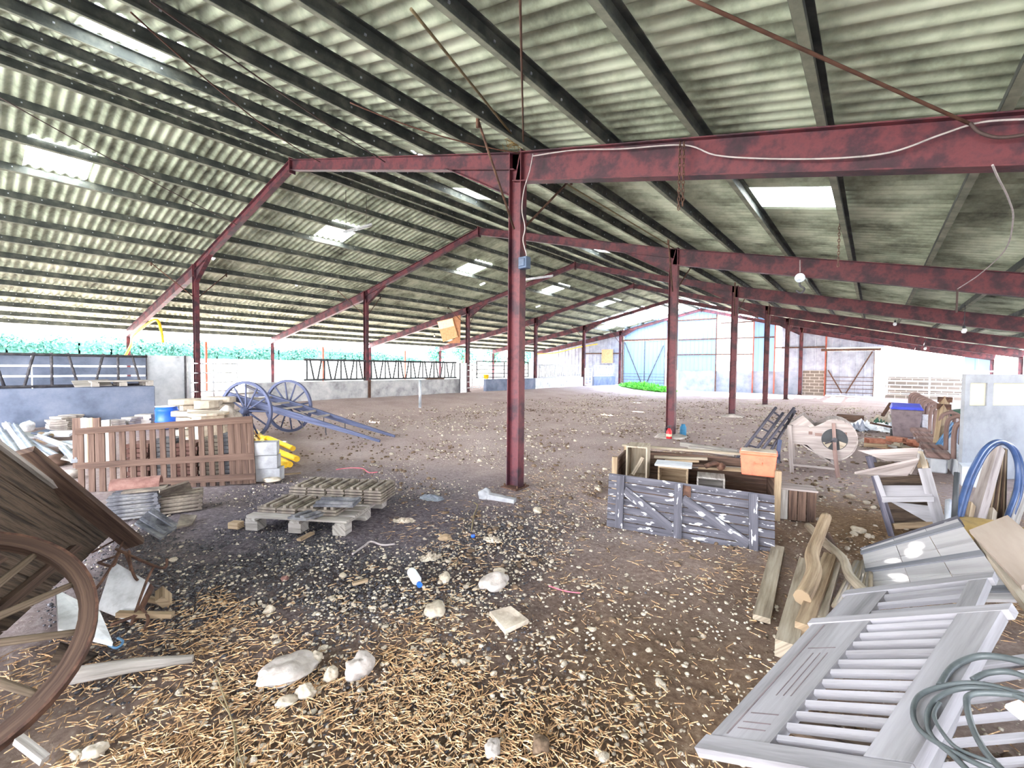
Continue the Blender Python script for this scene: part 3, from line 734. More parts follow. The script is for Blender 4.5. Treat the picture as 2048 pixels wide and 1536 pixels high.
# hedge and trees outside
def leaf_blob(mb, c, r, n, lw):
    for i in range(n):
        d = V((random.gauss(0, 1), random.gauss(0, 1), random.gauss(0, 1))).normalized(); k = random.uniform(.72, 1.05)
        p = c+V((d.x*r[0], d.y*r[1], d.z*r[2]))*k
        nn = (d+V((random.gauss(0, .6), random.gauss(0, .6), random.gauss(0, .6)))).normalized(); u = nn.orthogonal().normalized()*lw; v = nn.cross(u)
        a = random.random()*6.28; u, v = u*math.cos(a)+v*math.sin(a), v*math.cos(a)-u*math.sin(a)
        b = len(mb.v); mb.v += [p-u, p-v*.55, p+u, p+v*.55]; mb.face((b, b+1, b+2, b+3))
mb = MB(); XH = -41.0
b = 0
for y0, y1 in [(-6+1.6*i, -4.4+1.6*i) for i in range(25)]:
    hh = 3.15+.25*noise.noise(V((y0*.7, 0, 0))) - (.0 if y0 < 24 else .08*(y0-24))
    hb = 2.0; mb.box((XH-.6, (y0+y1)/2, (hb+hh)/2-.1), (1.2, y1-y0+.1, max(.3, hh-hb-.1)))
    for q in range(5): leaf_blob(mb, V((XH-.3+random.uniform(-.2, .3), random.uniform(y0, y1), hb+.25+random.random()*(hh-hb-.3))), (.6, .9, .45), 110, .12)
h = one(mb, 'hedge', M['hedge_green'], 'long clipped green hedge outside beyond the open left side', 'hedge')
def tree(px, py_top, Y, w, label, mat='tree_green', n=900, lw=.22):
    # a tree standing beyond the open left side
    c = PY(px, 730, Y); top = PY(px, py_top, Y).z; zb_ = oz(c.x)-.05; t = thing('tree', label, 'tree', (c.x, c.y, zb_), 'trees beyond the open left side')
    mb = MB(); mb.tube([(c.x, c.y, zb_), (c.x+.1, c.y, zb_+(top-zb_)*.7)], [.22, .08], 8); mb.build('trunk', M['bark'], t)
    mb = MB()
    for i in range(9):
        k_ = random.uniform(.12, .85); z = zb_+k_*(top-zb_); r = w*(1.05-k_*.75)
        a = random.random()*6.28; leaf_blob(mb, V((c.x+math.cos(a)*r*.45, c.y+math.sin(a)*r*.45, z)), (r*.7, r*.7, min(r*.6, (top-zb_)*.25)), n//9, lw)
    mb.build('foliage', M[mat], t)
tree(872, 690, 46, 2.6, 'bushy blue green tree outside, left of the third left post')
tree(925, 683, 50, 2.6, 'green tree outside, just behind the third left post')
tree(990, 684, 54, 2.4, 'green tree outside, left of the tall mid post')
tree(1065, 690, 58, 2.2, 'green tree outside, right of the tall mid post')
tree(508, 676, 48, 3.2, 'thin pale tree outside above the hedge', 'tree_green', 160, .3)
# ------------------------------------------------------------------ left side of the barn
def planks_thing(*a): pass
# tipped cart with its leaning wheel
def cw(xc, d, z): v = V((xc*math.cos(yaw)-d*math.sin(yaw), xc*math.sin(yaw)+d*math.cos(yaw), z)); return v
P1, P2, P3 = D(228, 1080, 4.25), D(16, 908, 2.8), V((-3.55, .02, .09))
P1.z = max(P1.z, .03)
t = thing('tipped_cart', 'dark wooden cart bed tipped on its side behind the big spoked wheel', 'cart', (P1.x, P1.y, 0))
Q = Quad(P1, P2, P2+(P3-P1), P3)
if Q.n.dot(CC-P1) < 0: Q.n = -Q.n
w = 7
for i in range(w):
    mb = MB(); Q.hexa(mb, -.0, 1.15, i/w+.004, (i+1)/w-.004, -.03, random.uniform(-.004, .006), 0); mb.build('bed_board', M['old_dark_wood'], t)
for u in (.16, .44):
    mb = MB(); Q.hexa(mb, u-.03, u+.03, .30 if u < .3 else .55, .98, .004, .05, 1); mb.build('crossbar', M['rim_wood'], t)
mb = MB(); Q.hexa(mb, -.0, 1.15, -.012, .012, -.05, .03, 0); mb.build('edge_rail', M['grey_wood'], t)
a, b = G(270, 1088, .03), D(42, 904, 3.02)
a2, b2 = a+(P1-a)*.12, b+(P2-b)*.1
mb = MB(); nn = Q.n*-1
S = Quad(a, b, b+V((0, 0, -.16))+nn*.05, a+V((0, 0, -.02))+nn*.1)
mb.bar(a, b, .05, .14, Q.n); mb.build('side_board', M['rim_wood'], t)
mb = MB(); mb.tube([Q.at(.02, .28, .03), Q.at(.02, .10, .16), G(232, 1112, .12), G(196, 1125, .08)], .008, 6); mb.build('iron_strap', M['rusty_iron'], t)
# the wheel: leaning back on the bed
WC, WN, WR = V((-3.2176, -.1484, .352)), V((.6222, -.0824, .7785)).normalized(), .6
def wheel(name, C, N, R, nsp, label, mr, ms, hub=.09, rimw=.075, rimt=.055, group=None, parent=None, spin=0.0):
    t = thing(name, label, 'wheel', C, group) if parent is None else bpy.data.objects.new(name, None)
    if parent is not None: COL.objects.link(t); t.parent = parent; t.location = V(C)-parent_loc(parent)
    N = V(N).normalized(); e1 = N.cross(V((0, 0, 1))).normalized(); e2 = e1.cross(N)
    mb = MB(); k = rimt/2; mb.lathe(C, N, [(R-rimw, -k), (R-.012, -k), (R-.012, k), (R-rimw, k)], 48, False, closed=True); mb.build('felloe', mr, t)
    mb = MB(); mb.lathe(C, N, [(R-.012, -k), (R, -k), (R, k), (R-.012, k)], 48, False, closed=True); mb.build('iron_tyre', M['rusty_iron'] if 'old' in label or 'large' in label else mr, t)
    mb = MB(); mb.lathe(C, N, [(hub*.55, -hub*1.5), (hub*.8, -hub*1.3), (hub, -.03), (hub, .03), (hub*.8, hub*1.3), (hub*.5, hub*1.6)], 16); mb.build('hub', mr, t)
    for i in range(nsp):
        a = 2*PI*i/nsp+spin; d = e1*math.cos(a)+e2*math.sin(a); mb = MB(); q = d*(R-rimw*.6); mb.tube([C+d*hub*.8, C+d*(R*.4), C+q], [.024, .021, .016], 8); mb.build('spoke', ms, t)
    return t
wheel('cart_wheel', WC, WN, WR, 12, 'large old wooden spoked wheel leaning in the near left corner', M['rim_wood'], M['spoke_wood'], .1, .075, .06, spin=.22)
# lumber round the wheel
mb = MB(); a, b = G(140, 1352, .05), G(386, 1317, .03); mb.tube([a, a.lerp(b, .5)+V((0, 0, .01)), b], [.042, .036, .02], 8); one(mb, 'wood_pole', M['grey_wood'], 'old round wooden pole lying on the dirt right of the big wheel', 'pole')
mb = MB(); mb.bar(G(36, 1478, .08), G(90, 1520, .015), .03, .03); one(mb, 'wood_stake', M['grey_wood'], 'short stake poking out under the big wheel', 'stake')
mb = MB(); mb.bar(G(235, 1228, .05), G(346, 1230, .03), .035, .03); one(mb, 'wood_stick', M['tan_wood'], 'short split stick on the dirt by the white enamel panel', 'stick')
mb = MB(); mb.bar(G(290, 1196, .03), G(328, 1204, .03), .03, .03); mb.bar(G(327, 1185, .05), G(327, 1206, .03), .09, .05, (1, 0, 0)); one(mb, 'wooden_mallet', M['tan_wood'], 'small wooden mallet head on a handle beside the white panel', 'tool')
mb = MB(); a = G(150, 1300); Q2 = Quad(G(120, 1290, .12), G(196, 1312, .03), G(160, 1335, .02), G(100, 1330, .06)); Q2.hexa(mb, 0, 1, 0, 1, -.03, 0); one(mb, 'broken_board', M['old_dark_wood'], 'broken dark board lying under the big wheel rim', 'board')
# white enamel panel with rusty frame
d0 = 2.9
A, B, C_, D_ = D(226, 1122, 3.15), D(298, 1164, 3.02), D(260, 1243, 2.80), D(195, 1217, 2.86)
t = thing('scrap_metal', 'white enamel panel in a bent rusty iron frame beside the big wheel', 'scrap metal', G(240, 1245))
Q3 = Quad(A, B, C_, D_)
if Q3.n.dot(CC-A) < 0: Q3.n = -Q3.n
mb = MB(); Q3.hexa(mb, 0, 1, 0, 1, -.015, 0); mb.build('panel', M['white_enamel'], t)
mb = MB(); Q3.hexa(mb, .98, 1.04, 0, 1, -.06, -.016); mb.build('edge_fold', M['rusty_iron'], t)
for ps in ([(232, 1098), (322, 1136), (334, 1118)], [(250, 1103), (268, 1150), (275, 1160)], [(258, 1102), (262, 1140)], [(307, 1135), (292, 1165), (262, 1250)], [(240, 1105), (205, 1160), (190, 1180)], [(196, 1125), (226, 1132), (234, 1110)], [(222, 1250), (270, 1232), (280, 1228)], [(282, 1215), (296, 1235), (290, 1262)]):
    mb = MB(); mb.tube(smooth_path([D(x, y, 3.16-.0026*(y-1100)) for x, y in ps], 5), .009, 6); mb.build('rod', M['rusty_iron'], t)
mb = MB(); A, B, C_, D_ = D(112, 1178, 2.72), D(200, 1222, 2.66), D(226, 1285, 2.38), D(118, 1258, 2.42)
Q4 = Quad(A, B, C_, D_); Q4.n = Q4.n if Q4.n.dot(CC-A) > 0 else -Q4.n; Q4.hexa(mb, 0, 1, 0, 1, -.02, 0); one(mb, 'enamel_tray', M['white_plastic'], 'dirty white tray seen through the spokes of the big wheel', 'scrap metal')
mb = MB(); pts = [G(210, 1285, .02), G(232, 1296, .02), G(246, 1284, .03), G(236, 1276, .03)]; mb.tube(smooth_path(pts), .007, 6); one(mb, 'blue_rope', M['light_blue_hose'], 'short blue cord at the foot of the white enamel panel', 'cord')

# brown slatted panel
px = quad_px([(155, 1005), (152, 857), (505, 832), (512, 968)], 3, .0)
for q in px[:1]+px[3:]: q.z = max(q.z, 0.0)
Qs = Quad(px[0]+V((0, 0, .0)), px[1], px[2], px[3]); Qs.n = Qs.n if Qs.n.dot(CC-px[0]) > 0 else -Qs.n
t = thing('slat_fence', 'long brown slatted wooden panel standing on edge at the left', 'slatted panel', (px[0]+px[3])/2)
for u0 in (.90, .36, .06):
    mb = MB(); Qs.hexa(mb, u0, u0+.10, (.0 if u0 > .3 else .42), 1, .0, .022, 1); mb.build('crosspiece', M['brown_slat'], t)
N = 15
for i in range(N):
    v0 = .005+i*.0555; mb = MB(); Qs.hexa(mb, .0, .95, v0, v0+.032, -.02, 0, 0); mb.build('slat', M['brown_slat'], t)
for i in range(4):
    v0 = .845+i*.039; mb = MB(); Qs.hexa(mb, .01, .95, v0, v0+.037, -.02, 0, 0); mb.build('slat', M['brown_slat'], t)
for v in (.25, .6, .93):
    c = Qs.at(.55, v, -.35); c.z = 0; 
# stacks behind the panel: dark thin clay tiles
def slabstack(x, y, n, sx, sy, h, name, mat, label, cat, group, rz=0, jit=.02, z=0):
    R0 = rz
    for i in range(n):
        mb = MB(); R = Matrix.Rotation(R0+random.uniform(-.06, .06), 3, 'Z'); mb.box((x+random.uniform(-jit, jit), y+random.uniform(-jit, jit), z+h*(i+.5)), (sx, sy, h*.86), R)
        one(mb, name, M[mat], label, cat, group)
dirv = (px[3]-px[0]).normalized(); nv = V((-abs(dirv.y), abs(dirv.x), 0)); nv = nv if nv.dot(CC-px[0]) < 0 else -nv
ang = math.atan2(dirv.y, dirv.x)
for i, (f, n, mt) in enumerate(((.26, 9, 'terracotta'), (.40, 11, 'roof_tile_grey'), (.54, 10, 'terracotta'), (.68, 11, 'roof_tile_tan'), (.81, 12, 'roof_tile_grey'))):
    c = px[0].lerp(px[3], f)+nv*.42
    slabstack(c.x, c.y, n, .25, .34, .062 if n < 10 else .055, 'clay_tile', mt, 'flat tile in the %s stack from the left behind the brown slatted panel' % ORD[i], 'tile', 'stacked tiles behind the slatted panel', ang, .012)
# short boards on top of those
for i, (x0, y0, x1, y1, m) in enumerate(((148, 838, 156, 880, 'brown_slat'), (160, 838, 166, 872, 'white_peeling'), (172, 838, 190, 876, 'tan_wood'), (186, 838, 205, 876, 'brown_slat'), (206, 842, 226, 868, 'grey_wood'))):
    mb = MB(); a = D(x0+6, y0-2, 7.0); b = V((a.x+.12, a.y-.02, gz(a.x, a.y)+.01)); mb.bar(a, b, .13, .025, (1, 0, 0) if abs(a.z) < .1 else cf); one(mb, 'short_board', M[m], 'short board leaning behind the left end of the slatted panel, %s from the left' % ORD[i], 'board', 'short boards behind the slatted panel')
# blocks at its right end
for i, (x, y, z) in enumerate(((520, 955, 0), (524, 930, .185), (513, 905, .37))):
    p = G(519, 968)+nv*.22+V((random.uniform(-.03, .03), random.uniform(-.03, .03), 0)); mb = MB(); R = Matrix.Rotation(ang+random.uniform(-.1, .1), 3, 'Z')
    for sx in (-.08, .08): mb.box(p+R @ V((0, sx, z+.09)), (.40, .035, .178), R)
    for sx in (-.18, 0, .18): mb.box(p+R @ V((sx, 0, z+.09)), (.035, .13, .178), R)
    one(mb, 'hollow_block', M['concrete'], ['bottom', 'middle', 'top'][i]+' grey hollow block of the pile at the right end of the slatted panel', 'concrete block', 'grey blocks beside the slatted panel')
p = G(543, 962); mb = MB(); mb.rock(p+V((0, 0, .03)), (.16, .1, .035), 4); one(mb, 'flat_stone', M['pale_stone'], 'flat pale stone on the dirt at the right end of the slatted panel', 'stone')
# long white profiles lower left
for i, (x0, y0, x1, y1) in enumerate(((-4, 858, 20, 908), (-2, 840, 36, 908), (11, 837, 60, 914), (27, 836, 78, 917), (34, 848, 98, 918), (49, 849, 114, 914), (76, 872, 149, 899), (126, 893, 152, 922))):
    a, b = G(x0, y0, .16+.02*(i % 2)), G(x1, y1, .10+.02*(i % 2)); mb = MB(); mb.bar(a, b, .11, .05); d = (b-a).normalized()
    mb.bar(a+V((0, 0, .03)), b+V((0, 0, .03)), .02, .04)
    one(mb, 'white_profile', M['galvanised' if i % 2 else 'white_enamel'], 'long white metal profile on the scrap pile at far left, %s from the left' % ORD[i], 'metal profile', 'white profiles on the left scrap pile')
# loose scrap between profiles and slatted panel
sc = [('scrap_board', 66, 868, 'white_peeling', (.5, .2, .04)), ('scrap_board', 96, 862, 'pale_concrete', (.5, .3, .03)), ('scrap_board', 120, 878, 'white_enamel', (.4, .2, .05)), ('scrap_lump', 88, 880, 'tan_wood', (.25, .2, .18)), ('scrap_lump', 56, 852, 'white_plastic', (.2, .2, .2)), ('scrap_board', 130, 900, 'white_peeling', (.5, .25, .03)), ('scrap_lump', 110, 930, 'crate_wood', (.3, .25, .16)), ('scrap_lump', 130, 915, 'old_dark_wood', (.35, .2, .14)), ('scrap_board', 138, 930, 'grey_wood', (.4, .12, .03)), ('scrap_lump', 140, 955, 'grey_stone', (.2, .16, .12))]
for i, (nme, x, y, m, s) in enumerate(sc):
    p = G(x, y); mb = MB(); R = Matrix.Rotation(random.random()*3, 3, 'Z') @ Matrix.Rotation(random.uniform(.1, .4), 3, 'X')
    if 'lump' in nme: mb.rock(p+V((0, 0, s[2]*.4)), tuple(k*.6 for k in s), i+2)
    else: mb.box(p+V((0, 0, .12)), s, R)
    one(mb, nme, M[m], '%s of scrap on the left pile, %s back from the slatted panel end' % ('pale flat board' if 'board' in nme else 'broken lump', ORD[i]), 'scrap', 'scrap heaped left of the slatted panel')
# little tile heaps near the wall foot
for i, (x, y, n) in enumerate(((112, 852, 6), (128, 850, 7), (142, 846, 6), (230, 846, 5), (262, 842, 5), (290, 840, 6))):
    p = G(x, y); slabstack(p.x, p.y, n, .32, .28, .045, 'roof_slate', 'grey_stone', 'thin slab in the %s low stack from the left along the near wall' % ORD[i], 'slab', 'thin slabs stacked along the near wall', random.random(), .03, p.z)
# grey tile stack on the ground
def grooved_tile(c, rz, L, W, mat, label, group, tilt=None, nr=3, name='roof_tile', th=.022):
    mb = MB(); R = Matrix.Rotation(rz, 3, 'Z')
    if tilt is not None: R = R @ tilt
    c = V(c); mb.box(c, (L, W, th), R)
    for i in range(nr): y = -W/2+W*(i+.5)/nr; mb.box(c+R @ V((0, y, th*.5+.010)), (L*.96, W/nr*.42, .02), R)
    mb.box(c+R @ V((L/2-.02, 0, th*.5+.008)), (.03, W, .018), R)
    return one(mb, name, M[mat], label, 'roof tile', group)
c0 = G(283, 1050)
rt0 = math.atan2((G(330, 1000)-G(235, 1010)).y, (G(330, 1000)-G(235, 1010)).x)
for i in range(6): grooved_tile(c0+V((-.42+random.uniform(-.015, .015), .06+random.uniform(-.015, .015), .022+i*.042)), rt0, .42, .36, 'roof_tile_grey', 'grey grooved roof tile in the stack beneath the red ridge tile, %s from the ground' % ORD[i], 'grey roof tiles stacked on the dirt')
c1 = G(352, 1030)
for i in range(4): grooved_tile(c1+V((-.22+random.uniform(-.015, .015), .1+random.uniform(-.015, .015), .022+i*.042)), rt0+.1, .42, .36, 'roof_tile_tan', 'grey brown roof tile in the stack at the right of the ridge tile pile, %s from the ground' % ORD[i], 'grey brown roof tiles stacked on the dirt')
p = c0+V((-.46, .05, .30)); mb = MB(); Rz = Matrix.Rotation(rt0, 3, 'Z')
prof = [(.11*math.cos(a), .10*math.sin(a)) for a in [PI*i/12 for i in range(13)]]+[(.09*math.cos(a), .08*math.sin(a)) for a in [PI-PI*i/12 for i in range(13)]]
mb.prism([p+Rz @ V((-.2, y, z)) for y, z in prof], Rz @ V((.42, 0, 0))); o = one(mb, 'ridge_tile', M['terracotta'], 'half round terracotta ridge tile on top of the grey tile stack', 'ridge tile')
mb = MB(); mb.box(c0+V((-.30, .10, .292)), (.36, .2, .02), Rz); one(mb, 'flat_tile', M['roof_tile_tan'], 'thin flat tile lying beside the terracotta ridge tile', 'tile')
def px_tile(pxs, deps, th, name, mat, label, cat, grooves=0):
    A = [D(x, y, d) for (x, y), d in zip(pxs, deps)]
    Qt = Quad(*A); Qt.n = Qt.n if Qt.n.dot(CC-A[0]) > 0 else -Qt.n
    mb = MB(); Qt.hexa(mb, 0, 1, 0, 1, -th, 0)
    for i in range(grooves): v = (i+.5)/grooves; Qt.hexa(mb, .04, .96, v-.06, v+.06, 0, .015)
    return one(mb, name, M[mat], label, cat)
def gdep(x, y, z=0): return (CC-Z(x, y, z)).dot(-cf)
dl = gdep(325, 1078, .02)
px_tile([(270, 1045), (322, 1076), (360, 1050), (305, 1014)], [gdep(270, 1045, .12), gdep(322, 1076, .02), gdep(360, 1050, .03), gdep(305, 1014, .22)], .025, 'roof_tile', 'roof_tile_grey', 'dark grey roof tile leaning against the front of the tile stacks', 'roof tile', 2)
px_tile([(352, 1054), (385, 1046), (394, 1030), (362, 1028)], [gdep(352, 1054, .03), gdep(385, 1046, .03), gdep(394, 1030, .06), gdep(362, 1028, .08)], .025, 'roof_tile', 'roof_tile_tan', 'pale tan tile lying right of the leaning dark tile', 'roof tile', 0)
px_tile([(318, 992), (385, 978), (378, 964), (320, 982)], [gdep(318, 992, .2), gdep(385, 978, .2), gdep(378, 964, .32), gdep(320, 982, .30)], .02, 'roof_tile', 'roof_tile_tan', 'tan tile standing on edge on the right tile stack', 'roof tile', 0)
# pallet of tiles in the middle
A, B, C_, D_ = G(522, 1066), G(716, 1078), G(760, 1006), G(572, 1000)
pc = (A+B+C_+D_)/4; prz = math.atan2((B-A).y, (B-A).x)
pl = pallet(pc, prz, 1.05, .98, 'wooden pallet on the dark gravel carrying two rows of roof tiles', M['grey_wood'], .14, 6)
Rp = Matrix.Rotation(prz, 3, 'Z'); Rt = Matrix.Rotation(PI/2, 3, 'Z')
PT = 'interlocking roof tiles on the pallet'
for row, (y, n, nh) in enumerate(((-.16, 4, 2), (.26, 5, 5))):
    for i in range(n):
        for h in range(nh):
            c = pc+Rp @ V((-.40+.215*i+(.08 if row else .02)+random.uniform(-.006, .006), y+random.uniform(-.012, .012), .155+h*.030))
            if h < nh-1 and row == 1 and i < 4 and h > 0: pass
            Rl = Rp @ Rt; mb = MB(); mb.box(c, (.40, .195, .020), Rl)
            if h == nh-1:
                for q in (-.042, .028): mb.box(c+Rl @ V((0.005, q, .022)), (.37, .030, .028), Rl)
                mb.box(c+Rl @ V((.185, 0, .02)), (.025, .195, .024), Rl)
            one(mb, 'roof_tile', M['roof_tile_tan'], 'tan roof tile on the pallet, %s row, %s column from the left, %s layer up' % ('front' if row == 0 else 'back', ORD[i], ORD[h]), 'roof tile', PT)
c = pc+Rp @ V((.30, -.22, .235)); grooved_tile(c, prz+.1, .40, .22, 'roof_tile_grey', 'grey tile lying crosswise over the front row on the pallet', PT, Matrix.Rotation(.03, 3, 'X'), 2)
c = pc+Rp @ V((.12, -.46, .17)); grooved_tile(c, prz+PI/2-.1, .30, .2, 'roof_tile_grey', 'grey tile hanging over the front edge of the pallet', PT, Matrix.Rotation(.12, 3, 'Y'), 2)
# small items on the ground
p = G(472, 1056); mb = MB(); mb.box(p+V((0, 0, .032)), (.12, .085, .065), Matrix.Rotation(.5, 3, 'Z')); one(mb, 'brick', M['tan_wood'], 'small orange brown brick alone on the dirt left of the pallet', 'brick', bevel=.006)
a, b = G(822, 1142, .035), G(838, 1168, .035); mb = MB(); dd = (b-a).normalized(); L = (b-a).length
t = thing('water_bottle', 'crushed clear plastic bottle with a blue cap on the dirt', 'bottle', G(830, 1158))
mb.lathe(a, dd, [(.018, 0), (.034, .012), (.036, L*.3), (.032, L*.36), (.036, L*.45), (.036, L*.72), (.014, L*.93), (.013, L)], 14); mb.build('body', M['white_plastic'], t)
mb = MB(); mb.lathe(b, dd, [(.019, -.005), (.019, .022)], 12); mb.build('cap', M['blue_plastic'], t)
p = [G(978, 1224, .03), G(1022, 1212, .055), G(1058, 1240, .04), G(1010, 1262, .02)]
Qt = Quad(*p); Qt.n = V((0, 0, 1)); mb = MB(); Qt.hexa(mb, 0, 1, 0, 1, -.025, .005); one(mb, 'square_tile', M['slab_stone'], 'single square beige paving tile lying on the dirt in the foreground', 'tile', bevel=.004)
for x0, y0, x1, y1, w, lab in ((598, 1080, 625, 1066, .05, 'small broken board under the front edge of the tile pallet'), (705, 1168, 735, 1160, .03, 'short brown stick on the gravel left of the bottle'), (556, 950, 602, 946, .03, 'thin wood lath on the dirt behind the flat stone')):
    mb = MB(); mb.bar(G(x0, y0, .015), G(x1, y1, .015), w, .02); one(mb, 'wood_stick', M['tan_wood'], lab, 'stick')
def gpath(ps, r, name, mat, label, cat='string', z=.012):
    mb = MB(); mb.tube(smooth_path([G(x, y, z) for x, y in ps], 6), r, 6); return one(mb, name, M[mat], label, cat)
gpath([(705, 1108), (728, 1092), (742, 1083), (765, 1090), (790, 1088)], .009, 'white_rope', 'cable_white', 'frayed white rope on the dirt right of the pallet', 'rope')
gpath([(672, 939), (700, 936), (725, 937), (738, 945), (755, 944)], .006, 'pink_string', 'pink_string', 'bright pink string on the dark gravel behind the pallet')
gpath([(943, 1062), (948, 1030), (955, 1012), (948, 1005)], .007, 'pale_stick', 'pale_rod', 'thin pale bent stick left of the tall mid post', 'stick')
gpath([(428, 1338), (445, 1385), (468, 1460), (470, 1536)], .0035, 'dry_stem', 'pale_rod', 'long thin dry stem in the near foreground, left one', 'stem')
gpath([(436, 1395), (465, 1440), (476, 1500), (488, 1536)], .003, 'dry_stem', 'pale_rod', 'long thin dry stem in the near foreground, right one', 'stem')
gpath([(1098, 1172), (1130, 1182), (1160, 1186)], .004, 'pink_string', 'pink_string', 'faint pink twine on the dirt above the square tile')
for x, y, s, lab in ((863, 996, .22, 'white crumpled plastic sheet on the dirt behind the pallet'), (808, 1042, .15, 'grey plastic rag at the edge of the gravel pile'), (985, 1080, .12, 'small white plastic scrap right of the pallet'), (862, 1116, .12, 'pale plastic scrap above the bottle')):
    p = G(x, y); mb = MB(); mb.crumple(p+V((0, 0, .0)), s*.9, s*.6, .03, x); one(mb, 'plastic_scrap', M['slab_stone' if s < .2 else 'far_plaster'], lab, 'plastic scrap')
p = G(946, 1074); mb = MB(); mb.lathe(p, (0, 0, 1), [(.02, 0), (.02, .02)], 12); one(mb, 'bottle_cap', M['blue_plastic'], 'blue bottle cap on the dirt below the tall mid post', 'bottle cap')
# blue barrel and slab pile
def dbase(x, d, z=None): v = D(x, 740, d); return V((v.x, v.y, gz(v.x, v.y) if z is None else z))
p = dbase(332, 10.6); t = thing('plastic_barrel', 'blue plastic barrel with a white rim behind the slatted panel', 'barrel', p)
ht = D(332, 812, 10.6).z-p.z; mb = MB(); r = .225; mb.lathe(p, (0, 0, 1), [(r*.9, 0), (r, .03), (r, ht*.3), (r*1.04, ht*.33), (r, ht*.36), (r, ht*.78), (r*1.04, ht*.81), (r, ht*.84), (r*.9, ht*.97)], 28); mb.build('body', M['blue_plastic'], t)
mb = MB(); mb.lathe(p, (0, 0, 1), [(r*.86, ht*.965), (r*1.0, ht*.97), (r*1.0, ht), (r*.85, ht)], 28); mb.build('rim', M['white_plastic'], t)
n = 0
for ci, (x, d, top, k) in enumerate(((382, 9.6, 797, 7), (412, 9.2, 800, 5), (436, 9.6, 793, 7))):
    p = dbase(x, d); ztop = D(x, top, d).z; hh = (ztop-p.z)/k
    for i in range(k):
        mb = MB(); R = Matrix.Rotation(random.random()*3, 3, 'Z'); c = p+V((random.uniform(-.05, .05), random.uniform(-.05, .05), hh*(i+.5))); s = random.uniform(.30, .42)
        poly = [c+R @ V((s*math.cos(a)*random.uniform(.8, 1.05), s*.7*math.sin(a)*random.uniform(.8, 1.05), -hh*.44)) for a in [2*PI*q/9 for q in range(9)]]
        mb.prism(poly, (0, 0, hh*.88)); one(mb, 'stone_slab', M['slab_stone'], 'flat pale stone slab, %s up in the %s pile beside the blue barrel' % (ORD[i], ['left', 'front', 'right'][ci]), 'stone slab', 'stone slabs piled by the blue barrel', bevel=.012)
p = dbase(415, 8.6); p.z = D(415, 829, 8.6).z; mb = MB(); mb.prism([p+V((.42*math.cos(a), .34*math.sin(a), 0)) for a in [2*PI*q/14 for q in range(14)]], (0, 0, .045)); mb.box(p+V((0, 0, (gz(p.x, p.y)-p.z)/2)), (.5, .4, p.z-gz(p.x, p.y))); one(mb, 'stone_slab', M['slab_stone'], 'wide rounded stone slab at the front of the pile by the blue barrel', 'stone slab', 'stone slabs piled by the blue barrel', bevel=.01)
for i, (x, y, x1, y1, d) in enumerate(((440, 822, 470, 831, 8.8), (448, 830, 480, 818, 9.0), (430, 833, 474, 826, 8.9))):
    mb = MB(); a = D(x, y, d); b = D(x1, y1, d+.15); mb.bar(a, b, .05, .04); one(mb, 'loose_lath', M['grey_wood'], 'pale lath on the rubble between slab pile and blue cart, %s down' % ORD[i], 'lath', 'laths by the slab pile')
p = dbase(458, 9.0); mb = MB(); mb.rock(p+V((0, 0, .2)), (.45, .35, .5), 8, 3); one(mb, 'rubble_heap', M['grey_stone'], 'heap of pale rubble between the slab pile and the blue cart', 'rubble')
# blue cart
A0 = cw(-5.57, 10.25, 0); tip = cw(-2.68, 9.66, 0); gzA = gz(A0.x, A0.y)
ad = (tip-A0).normalized(); axd = V((-ad.y, ad.x, 0)); axd = axd if axd.dot(cf) > 0 else -axd
R = .64; axz = gzA+R
t = thing('hand_cart', 'faded blue two wheeled cart resting with its shafts on the dirt', 'cart', (A0.x, A0.y, gzA))
hubN, hubF = A0-axd*.66, A0+axd*.66
for h in (hubN, hubF): h.z = gz(h.x, h.y)+R
wheel('cart_wheel', hubN, axd, R, 12, '', M['blue_cart_paint'], M['blue_cart_paint'], .085, .06, .055, parent=t)
wheel('cart_wheel', hubF, axd, R, 12, '', M['blue_cart_paint'], M['blue_cart_paint'], .085, .06, .055, parent=t, spin=.15)
mb = MB(); mb.bar(hubN, hubF, .08, .08); mb.build('axle', M['blue_cart_paint'], t)
SL = (tip-A0).length
def sh(s, q): # shaft point at distance q along from axle
    q = q*SL/3.72; k = (q+.8)/3.8; sp = .42*(1-k)+.34*k
    p = A0+ad*q+axd*s*sp; zt = gz(tip.x, tip.y)+.06; z = (axz+.14)+(zt-(axz+.14))*q/SL; p.z = z; return p
for s in (-1, 1):
    mb = MB(); mb.bar(sh(s, -.9), sh(s, 1.5), .07, .16, w2=.065, h2=.13); mb.bar(sh(s, 1.5), sh(s, 3.72), .065, .13, w2=.04, h2=.05); mb.build('shaft', M['blue_cart_paint'], t)
for q in (-.8, -.3, .3, .75, 1.2, 1.65):
    mb = MB(); mb.bar(sh(-1, q)+V((0, 0, .03)), sh(1, q)+V((0, 0, .03)), .05, .04); mb.build('cross_slat', M['grey_wood'], t)
for s in (-1, 1):
    for q in (1.45, 2.15): 
        mb = MB(); p = sh(s, q); mb.tube([p, p+V((0, 0, -.16)), p+V((.03, 0, -.22))], .012, 6); mb.build('iron_hook', M['dark_iron'], t)
mb = MB(); a = cw(-6.9, 11.6, 0); b = cw(-5.9, 11.9, 0); a.z = gz(a.x, a.y)+1.02; b.z = gz(b.x, b.y)+.52; mb.bar(a, b, .14, .05); one(mb, 'loose_beam', M['grey_blue_wood'], 'grey blue beam sloping down behind the near wheel of the blue cart', 'beam')
